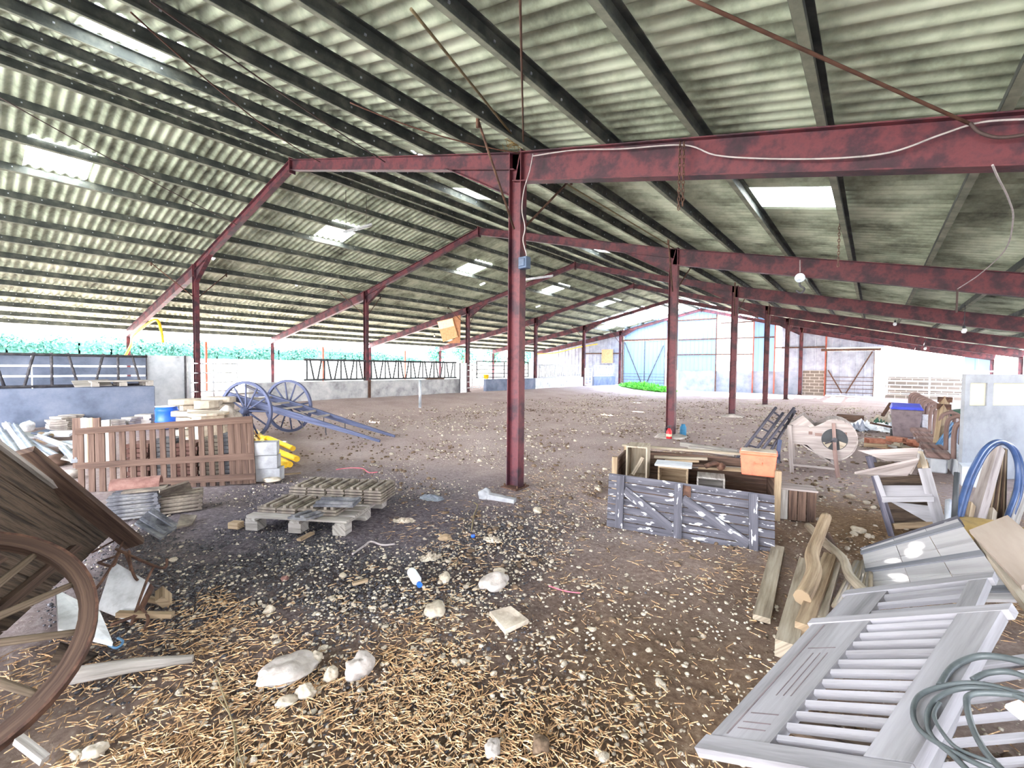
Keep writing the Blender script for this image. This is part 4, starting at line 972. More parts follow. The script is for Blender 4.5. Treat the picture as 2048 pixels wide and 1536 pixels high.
# yellow drain pipes
Y_ = [[(512, 858), (526, 872), (536, 872), (560, 882), (586, 893)], [(524, 878), (540, 888), (560, 900), (594, 914)], [(522, 892), (545, 908), (580, 925)], [(518, 902), (536, 917), (572, 926)], [(508, 868), (520, 885), (540, 905)]]
for i, ps in enumerate(Y_):
    mb = MB(); mb.tube(smooth_path([G(x, y+4, .06+.07*(i in (0, 1))) for x, y in ps], 5), .048, 10); one(mb, 'drain_pipe', M['yellow_plastic'], 'yellow plastic drain pipe in the heap right of the slatted panel, %s from the back' % ORD[i], 'pipe', 'yellow drain pipes in a heap')

# ------------------------------------------------------------------ right side of the barn
# grey ledged door panel standing on edge
gp = quad_px([(1213, 1053), (1218, 945), (1549, 990), (1550, 1115)], 0, .0)
Qg = Quad(*gp); Qg.n = Qg.n if Qg.n.dot(CC-gp[0]) > 0 else -Qg.n
t = thing('ledged_door', 'grey boarded door with braces and flaking paint standing on its long edge', 'door panel', (gp[0]+gp[3])/2)
nb = 7
for i in range(nb): mb = MB(); Qg.hexa(mb, i/nb+.009, (i+1)/nb-.009, 0, 1, -.02, random.uniform(-.002, .002), 1); mb.build('board', M['grey_blue_wood'], t)
for v in (.085, .455, .885): mb = MB(); Qg.hexa(mb, .03, .97, v-.025, v+.025, .003, .045, 0); mb.build('ledge', M['grey_blue_wood'], t)
for v0, v1 in ((.11, .43), (.48, .86)):
    mb = MB(); mb.bar(Qg.at(.72, v0, .018), Qg.at(.16 if v0 < .2 else .14, v1, .018), .085, .028, Qg.n); mb.build('brace', M['grey_blue_wood'], t)
mb = MB(); Qg.hexa(mb, .76, .95, .482, .53, .003, .01); mb.build('hinge_plate', M['rusty_iron'], t)
# long manger box behind it
eu = (gp[3]-gp[0]); eu.z = 0; eu.normalize(); ev = V((-eu.y, eu.x, 0)); ev = ev if ev.dot(cf) > 0 else -ev
BR0 = Z(1552, 1036, 0)
def bxp(u, v, z): return BR0+eu*u+ev*v+V((0, 0, z))      # u left negative
LB, WB, HB = 1.75, .78, .50
t = thing('manger_box', 'long rough timber box full of scrap behind the grey ledged door', 'box', bxp(-LB/2, WB/2, 0))
for v in (0, WB):
    for i in range(1 if v == 0 else 3):
        mb = MB(); z = .03+.155*i; mb.hexa([bxp(-LB, v-.012, z), bxp(0, v-.012, z), bxp(0, v+.012, z), bxp(-LB, v+.012, z), bxp(-LB, v-.012, z+.15), bxp(0, v-.012, z+.15), bxp(0, v+.012, z+.15), bxp(-LB, v+.012, z+.15)]); mb.build('side_board', M['crate_wood'], t)
for u in (-LB, -.0):
    mb = MB(); mb.hexa([bxp(u-.012, .013, .03), bxp(u+.012, .013, .03), bxp(u+.012, WB-.013, .03), bxp(u-.012, WB-.013, .03), bxp(u-.012, .013, .48), bxp(u+.012, .013, .48), bxp(u+.012, WB-.013, .48), bxp(u-.012, WB-.013, .48)]); mb.build('end_board', M['crate_wood'], t)
    for v in (-.04, WB+.04): mb = MB(); mb.bar(bxp(u, v, -.01), bxp(u, v, HB+.03), .07, .06, eu); mb.build('corner_post', M['tan_wood'], t)
mb = MB(); mb.bar(bxp(-LB-.05, WB, HB+.045), bxp(.08, WB, HB+.045), .09, .025); mb.build('top_rail', M['pale_wood'], t)
def crate(u, v, z, su, sv, sz, label, mat='tan_wood', open_dir='up', mat2=None):
    o = bxp(u, v, z); t = thing('wooden_crate', label, 'crate', o); th = .018
    def bd(nm, u0, u1, v0, v1, z0, z1): mb = MB(); f = lambda a, b, c: o+eu*a+ev*b+V((0, 0, c)); mb.hexa([f(u0, v0, z0), f(u1, v0, z0), f(u1, v1, z0), f(u0, v1, z0), f(u0, v0, z1), f(u1, v0, z1), f(u1, v1, z1), f(u0, v1, z1)]); mb.build(nm, M[mat], t)
    bd('side', -su/2, -su/2+th, -sv/2, sv/2, 0, sz); bd('side', su/2-th, su/2, -sv/2, sv/2, 0, sz)
    if open_dir == 'up':
        bd('base', -su/2+th, su/2-th, -sv/2, sv/2, 0, th); bd('side', -su/2+th, su/2-th, -sv/2, -sv/2+th, th, sz); bd('side', -su/2+th, su/2-th, sv/2-th, sv/2, th, sz)
    else:
        bd('base', -su/2+th, su/2-th, -sv/2, sv/2, 0, th); bd('top', -su/2+th, su/2-th, -sv/2, sv/2, sz-th, sz); bd('back', -su/2+th, su/2-th, sv/2-th, sv/2, th, sz-th)
    return t
crate(-1.52, .34, .22, .26, .34, .42, 'upright pale wooden crate with an open front, at the left in the timber box', 'pale_wood', 'front')
mb = MB(); mb.bar(bxp(-1.57, .24, .27), bxp(-1.45, .24, .50), .05, .04); one(mb, 'wood_stick', M['pale_wood'], 'pale batten standing inside the upright open crate', 'batten')
crate(-1.08, .22, .14, .34, .3, .3, 'low wooden crate with a white lid board in the middle of the timber box', 'tan_wood', 'front')
mb = MB(); o = bxp(-1.08, .22, .45); mb.box(o, (.42, .3, .02), Matrix.Rotation(math.atan2(eu.y, eu.x), 3, 'Z')); one(mb, 'lid_board', M['white_peeling'], 'white board lying on the low crate in the timber box', 'board')
crate(-.66, .2, .1, .3, .28, .26, 'small open crate with pale edges beside the orange box', 'grey_wood', 'front')
for i, (u0, v0, u1, v1, z, m, w) in enumerate(((-1.35, .6, -.7, .64, .45, 'pale_wood', .07), (-1.3, .5, -.3, .52, .38, 'grey_wood', .14), (-1.2, .44, -.8, .5, .44, 'tan_wood', .05), (-.95, .36, -.5, .42, .42, 'crate_wood', .05), (-.8, .42, -.15, .40, .40, 'tan_wood', .12))):
    mb = MB(); mb.bar(bxp(u0, v0, z), bxp(u1, v1, z+.02), w, .025); one(mb, 'scrap_plank', M[m], 'loose scrap plank inside the timber box, %s from the back' % ORD[i], 'plank', 'planks in the timber box')
mb = MB(); mb.tube([bxp(-.72, .3, .44), bxp(-.62, .26, .50), bxp(-.55, .3, .46)], .03, 8); mb.rock(bxp(-.55, .3, .46), (.05, .05, .05), 3); one(mb, 'rusty_fitting', M['rusty_iron'], 'rusty metal fitting on the planks left of the orange box', 'scrap metal')
# orange box
mb = MB(); ob = [D(1473, 946, 4.85), D(1527, 957, 4.75), D(1547, 941, 5.05), D(1492, 932, 5.15)]
oz = (ob[0].z+ob[1].z)/2; oc = bxp(-.17, .17, .43); ow, od, oh = .36, .24, .27
ru = Matrix.Rotation(-.10, 3, 'Z'); u2, v2 = ru @ eu, ru @ ev
t = thing('metal_box', 'orange metal box with a small handle perched on the timber box corner', 'box', oc)
def of(a, b, c): return oc+u2*a+v2*b+V((0, 0, c))
mb = MB(); k = .9; mb.hexa([of(-ow/2*k, -od/2*k, 0), of(ow/2*k, -od/2*k, 0), of(ow/2*k, od/2*k, 0), of(-ow/2*k, od/2*k, 0), of(-ow/2, -od/2, oh*.86), of(ow/2, -od/2, oh*.86), of(ow/2, od/2, oh*.86), of(-ow/2, od/2, oh*.86)]); mb.build('body', M['orange_paint'], t, .008)
mb = MB(); k = 1.04; mb.hexa([of(-ow/2*k, -od/2*k, oh*.86), of(ow/2*k, -od/2*k, oh*.86), of(ow/2*k, od/2*k, oh*.86), of(-ow/2*k, od/2*k, oh*.86), of(-ow/2*k, -od/2*k, oh), of(ow/2*k, -od/2*k, oh), of(ow/2*k, od/2*k, oh), of(-ow/2*k, od/2*k, oh)]); mb.build('lid', M['orange_paint'], t, .008)
mb = MB(); mb.box(of(0, 0, oh+.004), (ow*.98, od*.95, .008), Matrix.Rotation(math.atan2(u2.y, u2.x), 3, 'Z')); mb.build('dusty_top', M['slab_stone'], t)
mb = MB(); f = -od/2-.004; mb.tube([of(-.04, f, oh*.58), of(-.04, f-.02, oh*.5), of(.04, f-.02, oh*.5), of(.04, f, oh*.58)], .006, 6); mb.build('handle', M['orange_paint'], t)
# brown crate at its right
p = Z(1590, 1034, 0); t = thing('slatted_crate', 'dark brown board crate standing on the dirt right of the timber box', 'crate', p)
R = Matrix.Rotation(math.atan2(eu.y, eu.x), 3, 'Z')
for i in range(4):
    mb = MB(); mb.box(p+R @ V((-.13+.085*i, -.12, .16)), (.078, .018, .32), R); mb.build('front_board', M['grey_wood' if i == 0 else 'crate_wood'], t)
for s in (-1, 1): mb = MB(); mb.box(p+R @ V((s*.165-.003, 0, .16)), (.018, .22, .32), R); mb.build('side_board', M['crate_wood'], t)
mb = MB(); mb.box(p+R @ V((-.003, .115, .16)), (.35, .018, .32), R); mb.build('back_board', M['crate_wood'], t)
mb = MB(); mb.box(p+R @ V((-.003, 0, .33)), (.37, .26, .018), R); mb.build('lid', M['mill_wood'], t)
# beams lying behind the box
for i, (x0, y0, x1, y1) in enumerate(((1362, 888, 1476, 904), (1378, 896, 1470, 908))):
    mb = MB(); mb.bar(G(x0, y0, .06), G(x1, y1, .06), .09, .08); one(mb, 'timber_beam', M['grey_wood'], ['back', 'front'][i]+' old beam lying on the dirt behind the timber box', 'beam')
# ladders
def ladder(a0, a1, b0, b1, n, label, r=.022):
    a0 = a0+(a0-a1)*((a0.z-.03)/(a1.z-a0.z)); b0 = b0+(b0-b1)*((b0.z-.03)/(b1.z-b0.z)); n += 3
    t = thing('ladder', label, 'ladder', (a0+b0)/2)
    for p, q in ((a0, a1), (b0, b1)): mb = MB(); mb.tube([p, q], r, 8); mb.build('rail', M['violet_wood'], t)
    for i in range(n): f = (i+.5)/n; mb = MB(); mb.tube([a0.lerp(a1, f), b0.lerp(b1, f)], r*.65, 6); mb.build('rung', M['violet_wood'], t)
d = 7.0
ladder(D(1492, 893, d-.1), D(1552, 815, d+.2), D(1514, 897, d-.1), D(1566, 826, d+.25), 5, 'dark violet wooden ladder leaning on the winnowing machine, left one')
ladder(D(1524, 900, d-.15), D(1588, 816, d+.25), D(1541, 903, d-.1), D(1590, 822, d+.4), 7, 'dark violet wooden ladder leaning on the winnowing machine, right one')
mb = MB(); mb.tube([D(1556, 905, 6.9), D(1560, 880, 6.95)], .03, 8); mb.tube([D(1556, 905, 6.9), G(1557, 925)], .03, 8); one(mb, 'wood_post', M['blue_cart_paint'], 'short blue painted post under the ladder tops', 'post')
# winnowing machine
wo = (G(1583, 942)+G(1674, 958))/2; ow_ = G(1583, 944); wv = V((ow_.x+.28, ow_.y, 0)).normalized(); wu = V((wv.y, -wv.x, 0))
dW = gdep(1630, 950)
plN = -wv
def wp(x, y, off=0):   # pixel on the machine's front face
    d_ = ray(x, y); k = ((ow_+wv*off-CC).dot(wv))/d_.dot(wv); return CC+d_*k
t = thing('winnowing_machine', 'old pale wooden winnowing machine with a round fan drum', 'machine', wo)
W = .62
def side_panel(pts, nm, mat, o0, th=.02): mb = MB(); mb.prism([wp(x, y)+wv*o0 for x, y in pts], wv*th); mb.build(nm, M[mat], t)
cx, cy, rr = 1669, 880, 38
drum = [(cx+rr*1.18*math.cos(a)*(1), cy+rr*math.sin(a)*1.05) for a in [-PI*.62+PI*1.12*i/14 for i in range(15)]]
body = [(1580, 851), (1616, 852), (1620, 857)]+drum+[(1640, 914), (1614, 890), (1581, 886)]
for o0 in (0, W-.02): side_panel(body, 'side_panel', 'mill_wood', o0)
mb = MB(); cs = [wp(x, y) for x, y in drum]
for a, b in zip(cs, cs[1:]): mb.hexa([a+wv*-.02, b+wv*-.02, b+wv*(W+.02), a+wv*(W+.02)]+[q+(q-wp(cx, cy)-wv*wv.dot(q-wp(cx, cy))).normalized()*.015 for q in (a+wv*-.02, b+wv*-.02, b+wv*(W+.02), a+wv*(W+.02))])
mb.build('drum_cover', M['mill_wood'], t)
for o0 in (-.004,):
    c = wp(1669, 879)+wv*o0; mb = MB(); mb.lathe(c, -wv, [(.0, -.0), (.165, 0), (.165, .004), (0.0, .004)], 28, False); mb.build('fan_opening', M['black_rubber'], t)
    for a0, a1 in ((.3, 1.1), (2.1, 2.8)):
        mb = MB(); e1 = wu; e2 = V((0, 0, -1)); pol = [c+e1*.06*math.cos(a0)+e2*.06*math.sin(a0)]+[c+e1*.155*math.cos(a0+(a1-a0)*i/6)+e2*.155*math.sin(a0+(a1-a0)*i/6) for i in range(7)]; mb.prism([q-wv*.006 for q in pol], -wv*.004); mb.build('fan_blade', M['pale_wood'], t)
mb = MB(); c = wp(1669, 879); mb.tube([c-wv*.07, c+wv*.02], .035, 12); mb.tube([c-wv*.06, wp(1650, 886)-wv*.06], .012, 6); mb.build('crank', M['dark_iron'], t)
mb = MB(); mb.bar(wp(1667, 846)-wv*.03, wp(1670, 910)-wv*.03, .045, .03, wv); mb.build('bearing_post', M['mill_trim'], t)
hop = [(1578, 849), (1607, 832), (1632, 855), (1622, 857), (1600, 853)]
for o0 in (.02, W-.04): side_panel(hop, 'hopper_side', 'mill_wood', o0)
mb = MB(); a, b = wp(1578, 850), wp(1607, 832); mb.hexa([a+wv*.04, b+wv*.04, b+wv*(W-.04), a+wv*(W-.04), a+wv*.04+V((0, 0, .015)), b+wv*.04+V((0, 0, .015)), b+wv*(W-.04)+V((0, 0, .015)), a+wv*(W-.04)+V((0, 0, .015))]); mb.build('hopper_board', M['mill_wood'], t)
for x0, y0, x1, y1 in ((1579, 850, 1584, 944), (1669, 900, 1676, 958)):
    for o0 in (-.035, W+.01): mb = MB(); a, b = wp(x0, y0)+wv*o0, wp(x1, y1)+wv*o0; b.z = 0; mb.bar(a, b, .055, .05, wv); mb.build('leg', M['mill_trim' if x0 > 1600 else 'mill_wood'], t)
for z0, z1 in ((926, 936),):
    for o0 in (-.03, W): mb = MB(); mb.bar(wp(1583, 928)+wv*o0, wp(1672, 937)+wv*o0, .03, .05, wv); mb.build('stretcher', M['mill_wood'], t)
mb = MB(); a, b = wp(1606, 889), wp(1674, 932); mb.hexa([a, b, b+wv*W, a+wv*W]+[q+V((0, 0, -.02)) for q in (a, b, b+wv*W, a+wv*W)]); mb.build('chute_board', M['mill_wood'], t)
mb = MB(); a, b = wp(1580, 852), wp(1580, 886); mb.hexa([a+wv*.02, a+wu*.015+wv*.02, a+wu*.015+wv*(W-.02), a+wv*(W-.02), b+wv*.02, b+wu*.015+wv*.02, b+wu*.015+wv*(W-.02), b+wv*(W-.02)]); mb.build('end_board', M['mill_wood'], t)
# printed marks on its side
mb = MB()
for x, y in ((1621, 866), (1636, 869), (1690, 867)): c = wp(x, y)-wv*.004; mb.box(c, (.001, .001, .001)); 
mbk = MB()
for x, y, w_, h_ in ((1621, 866, .05, .05), (1637, 869, .09, .045), (1690, 868, .05, .05)):
    c = wp(x, y)-wv*.003; a, b = wu*w_/2, V((0, 0, h_/2)); mbk.hexa([c-a-b, c+a-b, c+a-b+wv*.002, c-a-b+wv*.002, c-a+b, c+a+b, c+a+b+wv*.002, c-a+b+wv*.002])
mbk.build('stencil_mark', M['mill_trim'], t)
# second machine: hopper stand close at right
p0 = G(1782, 1072); hu = V((math.cos(.16), math.sin(.16), 0)) ; hv = V((p0.x-.05, p0.y, 0)).normalized(); hu = V((hv.y, -hv.x, 0))
def hp(x, y, off=0): d_ = ray(x, y); return CC+d_*((p0+hv*off-CC).dot(hv)/d_.dot(hv))
t = thing('hopper_stand', 'grey wooden hopper machine on slanting legs near the leaning sticks', 'machine', p0)
def hpr(pts, nm, mat, o0, th): mb = MB(); mb.prism([hp(x, y)+hv*o0 for x, y in pts], hv*th); mb.build(nm, M[mat], t)
def hq(A, th, nm, mat): Qh = Quad(*A); mb = MB(); Qh.hexa(mb, 0, 1, 0, 1, -th/2, th/2); mb.build(nm, M[mat], t)
D2 = .42
hq([hp(1716, 901, .40), hp(1840, 896, .40), hp(1834, 925, .34), hp(1770, 922, .34)], .02, 'hopper_board', 'mill_wood')
hq([hp(1709, 946, -.10), hp(1836, 918, -.08), hp(1814, 950, .04), hp(1744, 954, .04)], .022, 'hopper_board', 'mill_wood')
hq([hp(1836, 918, -.08), hp(1840, 896, .40), hp(1832, 928, .34), hp(1820, 948, .04)], .02, 'hopper_board', 'mill_wood')
hq([hp(1740, 926, .33), hp(1836, 926, .33), hp(1816, 952, .05), hp(1746, 956, .05)], .015, 'hopper_floor', 'old_dark_wood')
hq([hp(1836, 905, .2), hp(1846, 904, .2), hp(1856, 934, -.02), hp(1845, 937, -.02)], .03, 'hopper_edge', 'pale_wood')
D2 = .5
for o0 in (0, D2):
    mb = MB(); a, b = hp(1737, 912, 0)+hv*o0, hp(1783, 1074, 0)+hv*o0; b.z = 0; mb.bar(a, b, .05, .045, hv); mb.build('leg', M['violet_wood'], t)
    mb = MB(); a, b = hp(1848, 936, 0)+hv*o0, hp(1893, 1064, 0)+hv*o0; b.z = 0; mb.bar(a, b, .09, .05, hv); mb.build('leg', M['shutter_paint' if o0 == 0 else 'tan_wood'], t)
mb = MB(); mb.bar(hp(1752, 950, -.02), hp(1772, 1004, -.02), .04, .05, hv); mb.build('frame_rail', M['shutter_paint'], t)
hq([hp(1760, 972, .06), hp(1858, 972, .06), hp(1866, 994, -.04), hp(1764, 994, -.04)], .02, 'shelf', 'shutter_paint')
hq([hp(1764, 994, -.05), hp(1868, 993, -.05), hp(1868, 1003, -.05), hp(1764, 1004, -.05)], .02, 'shelf_edge', 'shutter_paint')
mb = MB(); mb.prism([hp(x, y, .0) for x, y in ((1780, 1003), (1874, 1014), (1880, 1058), (1864, 1050))], hv*.02); mb.build('side_board', M['shutter_paint'], t)
hq([hp(1750, 950, .45), hp(1850, 950, .45), hp(1850, 972, .45), hp(1750, 972, .45)], .02, 'back_board', 'old_dark_wood')
hq([hp(1775, 1004, .35), hp(1868, 1004, .35), hp(1880, 1062, .35), hp(1795, 1062, .35)], .02, 'inner_screen', 'old_dark_wood')
mb = MB(); mb.bar(hp(1788, 1052, 0), hp(1884, 1048, 0), .05, .04, hv); mb.build('stretcher', M['tan_wood'], t)
# plank with nail holes
a, b = G(1556, 1095, .02), G(1523, 1238, .02); mb = MB(); mb.bar(a, b, .10, .035)
one(mb, 'pine_plank', M['pale_wood'], 'pale plank lying alone on the dirt in front of the ledged door', 'plank')
# curved yoke beams and lumber
def curved(px_, rs, name, mat, label, cat, flat=1.0, n=8):
    mb = MB(); P = smooth_path([G(x, y, z) for x, y, z in px_], 6); k = len(P); r = [rs[0]+(rs[1]-rs[0])*i/(k-1) for i in range(k)]; mb.tube(P, r, n, flat=flat); return one(mb, name, M[mat], label, cat)
curved([(1652, 1034, .30), (1634, 1080, .22), (1624, 1110, .2), (1628, 1140, .19), (1618, 1170, .17), (1604, 1196, .15)], (.045, .052), 'curved_beam', 'tan_wood', 'thick bent wooden yoke beam lying over the lumber, nearest the dark crate', 'beam')
curved([(1616, 1052, .05), (1650, 1085, .13), (1686, 1118, .17), (1698, 1150, .17), (1722, 1176, .2), (1745, 1196, .22)], (.035, .03), 'curved_beam', 'pale_wood', 'slimmer curved wooden shaft crossing the lumber toward the grey panel', 'beam')
for i, (x0, y0, x1, y1, z0, z1, w, h, m) in enumerate(((1614, 1130, 1572, 1302, .09, .09, .11, .10, 'pale_wood'), (1660, 1118, 1606, 1262, .16, .13, .085, .09, 'tan_wood'), (1674, 1130, 1640, 1240, .10, .10, .05, .05, 'pale_wood'), (1652, 1070, 1672, 1110, .06, .08, .06, .05, 'crate_wood'))):
    mb = MB(); mb.bar(G(x0, y0, z0-h/2), G(x1, y1, z1-h/2), w, h); one(mb, 'squared_beam', M[m], ['long squared beam with a cut end at the left of the lumber', 'squared timber lying under the bent yoke beam', 'thin squared lath right of the squared timbers', 'short dark timber end under the curved shaft'][i], 'beam')
for i in range(9):
    f = i/8; a, b = D(1712+30*f, 1122+4*random.random(), 3.55), D(1668+72*f, 1212-14*f, 2.95); mb = MB(); mb.tube([a, b], .016, 7); one(mb, 'wood_rod', M['grey_wood' if i % 2 else 'pale_wood'], 'peeled wooden rod in the bundle left of the grey plank panel, %s from the left' % ORD[i], 'rod', 'wooden rods bundled beside the plank panel')
# grey plank panel with battens
TL, TR, BR, BL = PTL, PTR, PBR, PBL
Qp = Quad(TL, TR, BR, BL); Qp.n = Qp.n if Qp.n.dot(CC-TL) > 0 else -Qp.n
t = thing('plank_panel', 'large pale grey plank panel with two grey battens, tilted over the lumber', 'panel', BL)
for i, (v0, v1) in enumerate(((0, .34), (.34, .70), (.70, 1.0))):
    us = [0, .35, .68, 1] 
    for u0, u1 in zip(us, us[1:]): mb = MB(); Qp.hexa(mb, u0+.002, u1-.002, v0+.004, v1-.004, -.02, 0, 0); mb.build('board', M['panel_paint'], t)
for v in (.10, .50, .90): mb = MB(); Qp.hexa(mb, -.01, 1.0, v-.03, v+.03, .0, .012, 0); mb.build('batten', M['panel_strip'], t)
mb = MB(); Qp.hexa(mb, -.01, 1.02, -.05, .05, -.045, -.005, 0); mb.build('top_edge', M['grey_blue_wood'], t)
# beige board
A, B, C_, D_ = Z(1938, 1060, .50), Z(2015, 1030, .60), Z(2120, 1120, .52), Z(2042, 1172, .40)
Qb = Quad(A, B, C_, D_); Qb.n = Qb.n if Qb.n.dot(CC-A) > 0 else -Qb.n; mb = MB(); Qb.hexa(mb, 0, 1, 0, 1, -.025, 0); one(mb, 'beige_board', M['beige_board'], 'smooth beige board leaning behind the grey plank panel at the right edge', 'board')
mb = MB(); a, b = Z(1960, 1080, .42), Z(2080, 1240, .33); mb.bar(a, b, .06, .04); one(mb, 'loose_plank', M['pale_wood'], 'pale thin plank between the grey panel and the beige board', 'plank')
mb = MB(); mb.rock(V(Z(2010, 1100, .2)), (.35, .4, .2), 12, 3); mb2 = one(mb, 'straw_heap', M['straw_nest'], 'matted straw heap under the boards at the right edge', 'straw')
# louvred shutters
def shutter(pxz, label, nsl, v_board=.33, v_st=.16, top=.06, detail=True):
    A = [Z(x, y, z) for x, y, z in pxz]; Q = Quad(*A); Q.n = Q.n if Q.n.dot(CC-A[0]) > 0 else -Q.n
    c = (A[0]+A[1]+A[2]+A[3])/4; t = thing('louvred_shutter', label, 'shutter', (A[0].x, A[0].y, 0), 'grey louvred shutters piled at the near right')
    def h(nm, u0, u1, v0, v1, n0, n1, la, m='shutter_paint'): mb = MB(); Q.hexa(mb, u0, u1, v0, v1, n0, n1, la); return mb.build(nm, M[m], t)
    h('rail', -.03, top-.005, -.02, 1.0, -.035, .004, 1); h('rail', 1-top*.7, 1.01, -.03, 1.03, -.035, .006, 1)
    b = h('solid_panel', top, 1-top*.7, .0, v_board, -.035, 0, 0)
    if detail:
        mb = MB(); Q.hexa(mb, top+.02, 1-top, v_board*.24, v_board*.27, .0005, .0015, 0)
        for q in (.50, .62, .74): Q.hexa(mb, .35, .68, v_board*q-.003, v_board*q+.003, .0005, .0015, 0)
        for q in (.12, .16, .22, .72): Q.hexa(mb, q, q+.006, v_board*.34, v_board*.8, .0005, .0015, 1)
        mb.build('groove', M['bin_brown'], b)
    h('stile', top, 1-top*.7, 1-v_st, 1, -.04, .004, 0)
    for i in range(nsl):
        u = top+.01+(1-top*1.7-.02)*(i+.5)/nsl; w = (1-top*1.7)/nsl
        P = lambda uu, v, n: Q.at(uu, v, n)
        mb = MB(); a0, a1 = u-w*.12, u+w*.12
        mb.hexa([P(a0, v_board, -.030), P(a1, v_board, -.022), P(a1, 1-v_st, -.022), P(a0, 1-v_st, -.030), P(a0, v_board, -.010), P(a1, v_board, -.002), P(a1, 1-v_st, -.002), P(a0, 1-v_st, -.010)], 1); mb.build('louvre', M['shutter_paint'], t)
    return t, Q
s1, Q1 = shutter([(1404, 1488, .10), (1632, 1240, .34), (2010, 1212, .68), (1812, 1556, .43)], 'grey louvred shutter on top of the near right pile', 12, .36, .19)
s2, Q2_ = shutter([(1560, 1330, .13), (1700, 1182, .30), (1980, 1148, .55), (1900, 1330, .42)], 'grey louvred shutter lying under the top one, its far end showing', 7, .32, .12, .10, False)
s3, Q3_ = shutter([(1790, 1640, .12), (1925, 1330, .36), (2130, 1300, .45), (2160, 1620, .2)], 'grey louvred shutter at the bottom right corner of the pile', 6, .16, .26, .06, False)
mb = MB(); q = Q3_.at(.62, .60, .012); Qm = Matrix((Q3_.n.orthogonal().normalized(), Q3_.n.cross(Q3_.n.orthogonal().normalized()), Q3_.n)).transposed(); mb.box(D(2040, 1420, (Q3_.at(.55, .7)-CC).dot(cf)-.02), (.06, .05, .02), Qm); one(mb, 'white_clip', M['white_plastic'], 'small white plastic clip on the shutter at the right edge', 'clip')
mb = MB(); mb.box((.55, 2.15, .02), (.3, .9, .06)); mb.box((.2, 2.35, .03), (.9, .1, .06)); one(mb, 'bearer_plank', M['old_dark_wood'], 'dark bearer plank on the dirt beneath the shutters', 'plank')
# grey hose coil on the shutters
def onq(x, y):
    d_ = ray(x, y); best = 9
    for Q_, n_ in ((Q1, .022), (Q3_, .06)):
        k_ = ((Q_.a+Q_.n*n_-CC).dot(Q_.n))/d_.dot(Q_.n); best = min(best, k_*FPX) if k_ > 0 else best
    return CC+d_*(best/FPX)
def coil(ps, r, mat, name, label, cat='hose', closed=False): mb = MB(); mb.tube(smooth_path([onq(x, y) for x, y, d in ps], 6), r, 8, closed); return one(mb, name, M[mat], label, cat, 'grey hoses coiled over the shutters' if 'hose' in name and 'grey' in mat else None)
coil([(1880, 1372, 1.75), (1905, 1335, 1.8), (1950, 1314, 1.85), (2000, 1314, 1.9), (2070, 1330, 1.9)], .011, 'grey_hose', 'grey_hose', 'ribbed grey hose arching highest over the shutter pile')
coil([(2075, 1400, 1.6), (2000, 1375, 1.62), (1940, 1366, 1.64), (1880, 1374, 1.62), (1838, 1392, 1.56), (1826, 1425, 1.48), (1842, 1462, 1.42), (1900, 1500, 1.38), (1990, 1545, 1.34)], .008, 'grey_hose', 'grey_hose', 'outermost thin grey hose loop of the coil on the shutters')
coil([(2075, 1408, 1.58), (2000, 1382, 1.6), (1930, 1376, 1.6), (1880, 1392, 1.56), (1856, 1425, 1.5), (1862, 1470, 1.42), (1905, 1510, 1.38), (1940, 1545, 1.36)], .008, 'grey_hose', 'grey_hose', 'second grey hose loop of the coil, inside the outermost')
coil([(2075, 1395, 1.55), (1985, 1386, 1.56), (1940, 1390, 1.55), (1934, 1410, 1.5), (1945, 1455, 1.44), (1972, 1505, 1.38), (2010, 1545, 1.34)], .009, 'grey_hose', 'grey_hose', 'grey hose of the coil running straight down toward the corner')
coil([(1880, 1405, 1.53), (1868, 1430, 1.5), (1885, 1465, 1.45), (1920, 1500, 1.4), (2000, 1530, 1.36)], .006, 'grey_hose', 'grey_hose', 'thinnest inner loop of the grey hose coil')
coil([(1945, 1360, 1.68), (1975, 1346, 1.7), (2020, 1344, 1.72), (2070, 1362, 1.72)], .009, 'grey_hose', 'grey_hose', 'short dark arc of hose behind the coil at the right edge')
# blue pipe hoop
def hoop(off, lab, nm, dd):
    pts = [(1912, 1042, 4.0), (1926, 990, 4.05), (1944, 940, 4.1), (1970, 897, 4.2), (1998, 883, 4.3), (2024, 898, 4.35), (2036, 935, 4.35), (2032, 985, 4.3), (2016, 1032, 4.2)]
    P = [D(x+off, y+abs(off)*.4, d+dd) for x, y, d in pts]; P = [V((P[0].x-.02, P[0].y, .02))]+P+[V((P[-1].x-.02, P[-1].y, .02))]
    mb = MB(); mb.tube(smooth_path(P, 6), .022, 8); one(mb, nm, M['blue_hose'], lab, 'pipe')
hoop(0, 'blue plastic pipe bent in a tall hoop at the right edge, front one', 'blue_pipe', 0)
hoop(7, 'blue plastic pipe bent in a tall hoop at the right edge, back one', 'blue_pipe', .12)
mb = MB(); mb.tube([D(1914, 945, 4.0), D(1908, 1040, 3.9), G(1905, 1075)], .02, 8); one(mb, 'black_pipe', M['black_rubber'], 'straight black pipe beside the left foot of the blue hoop', 'pipe')
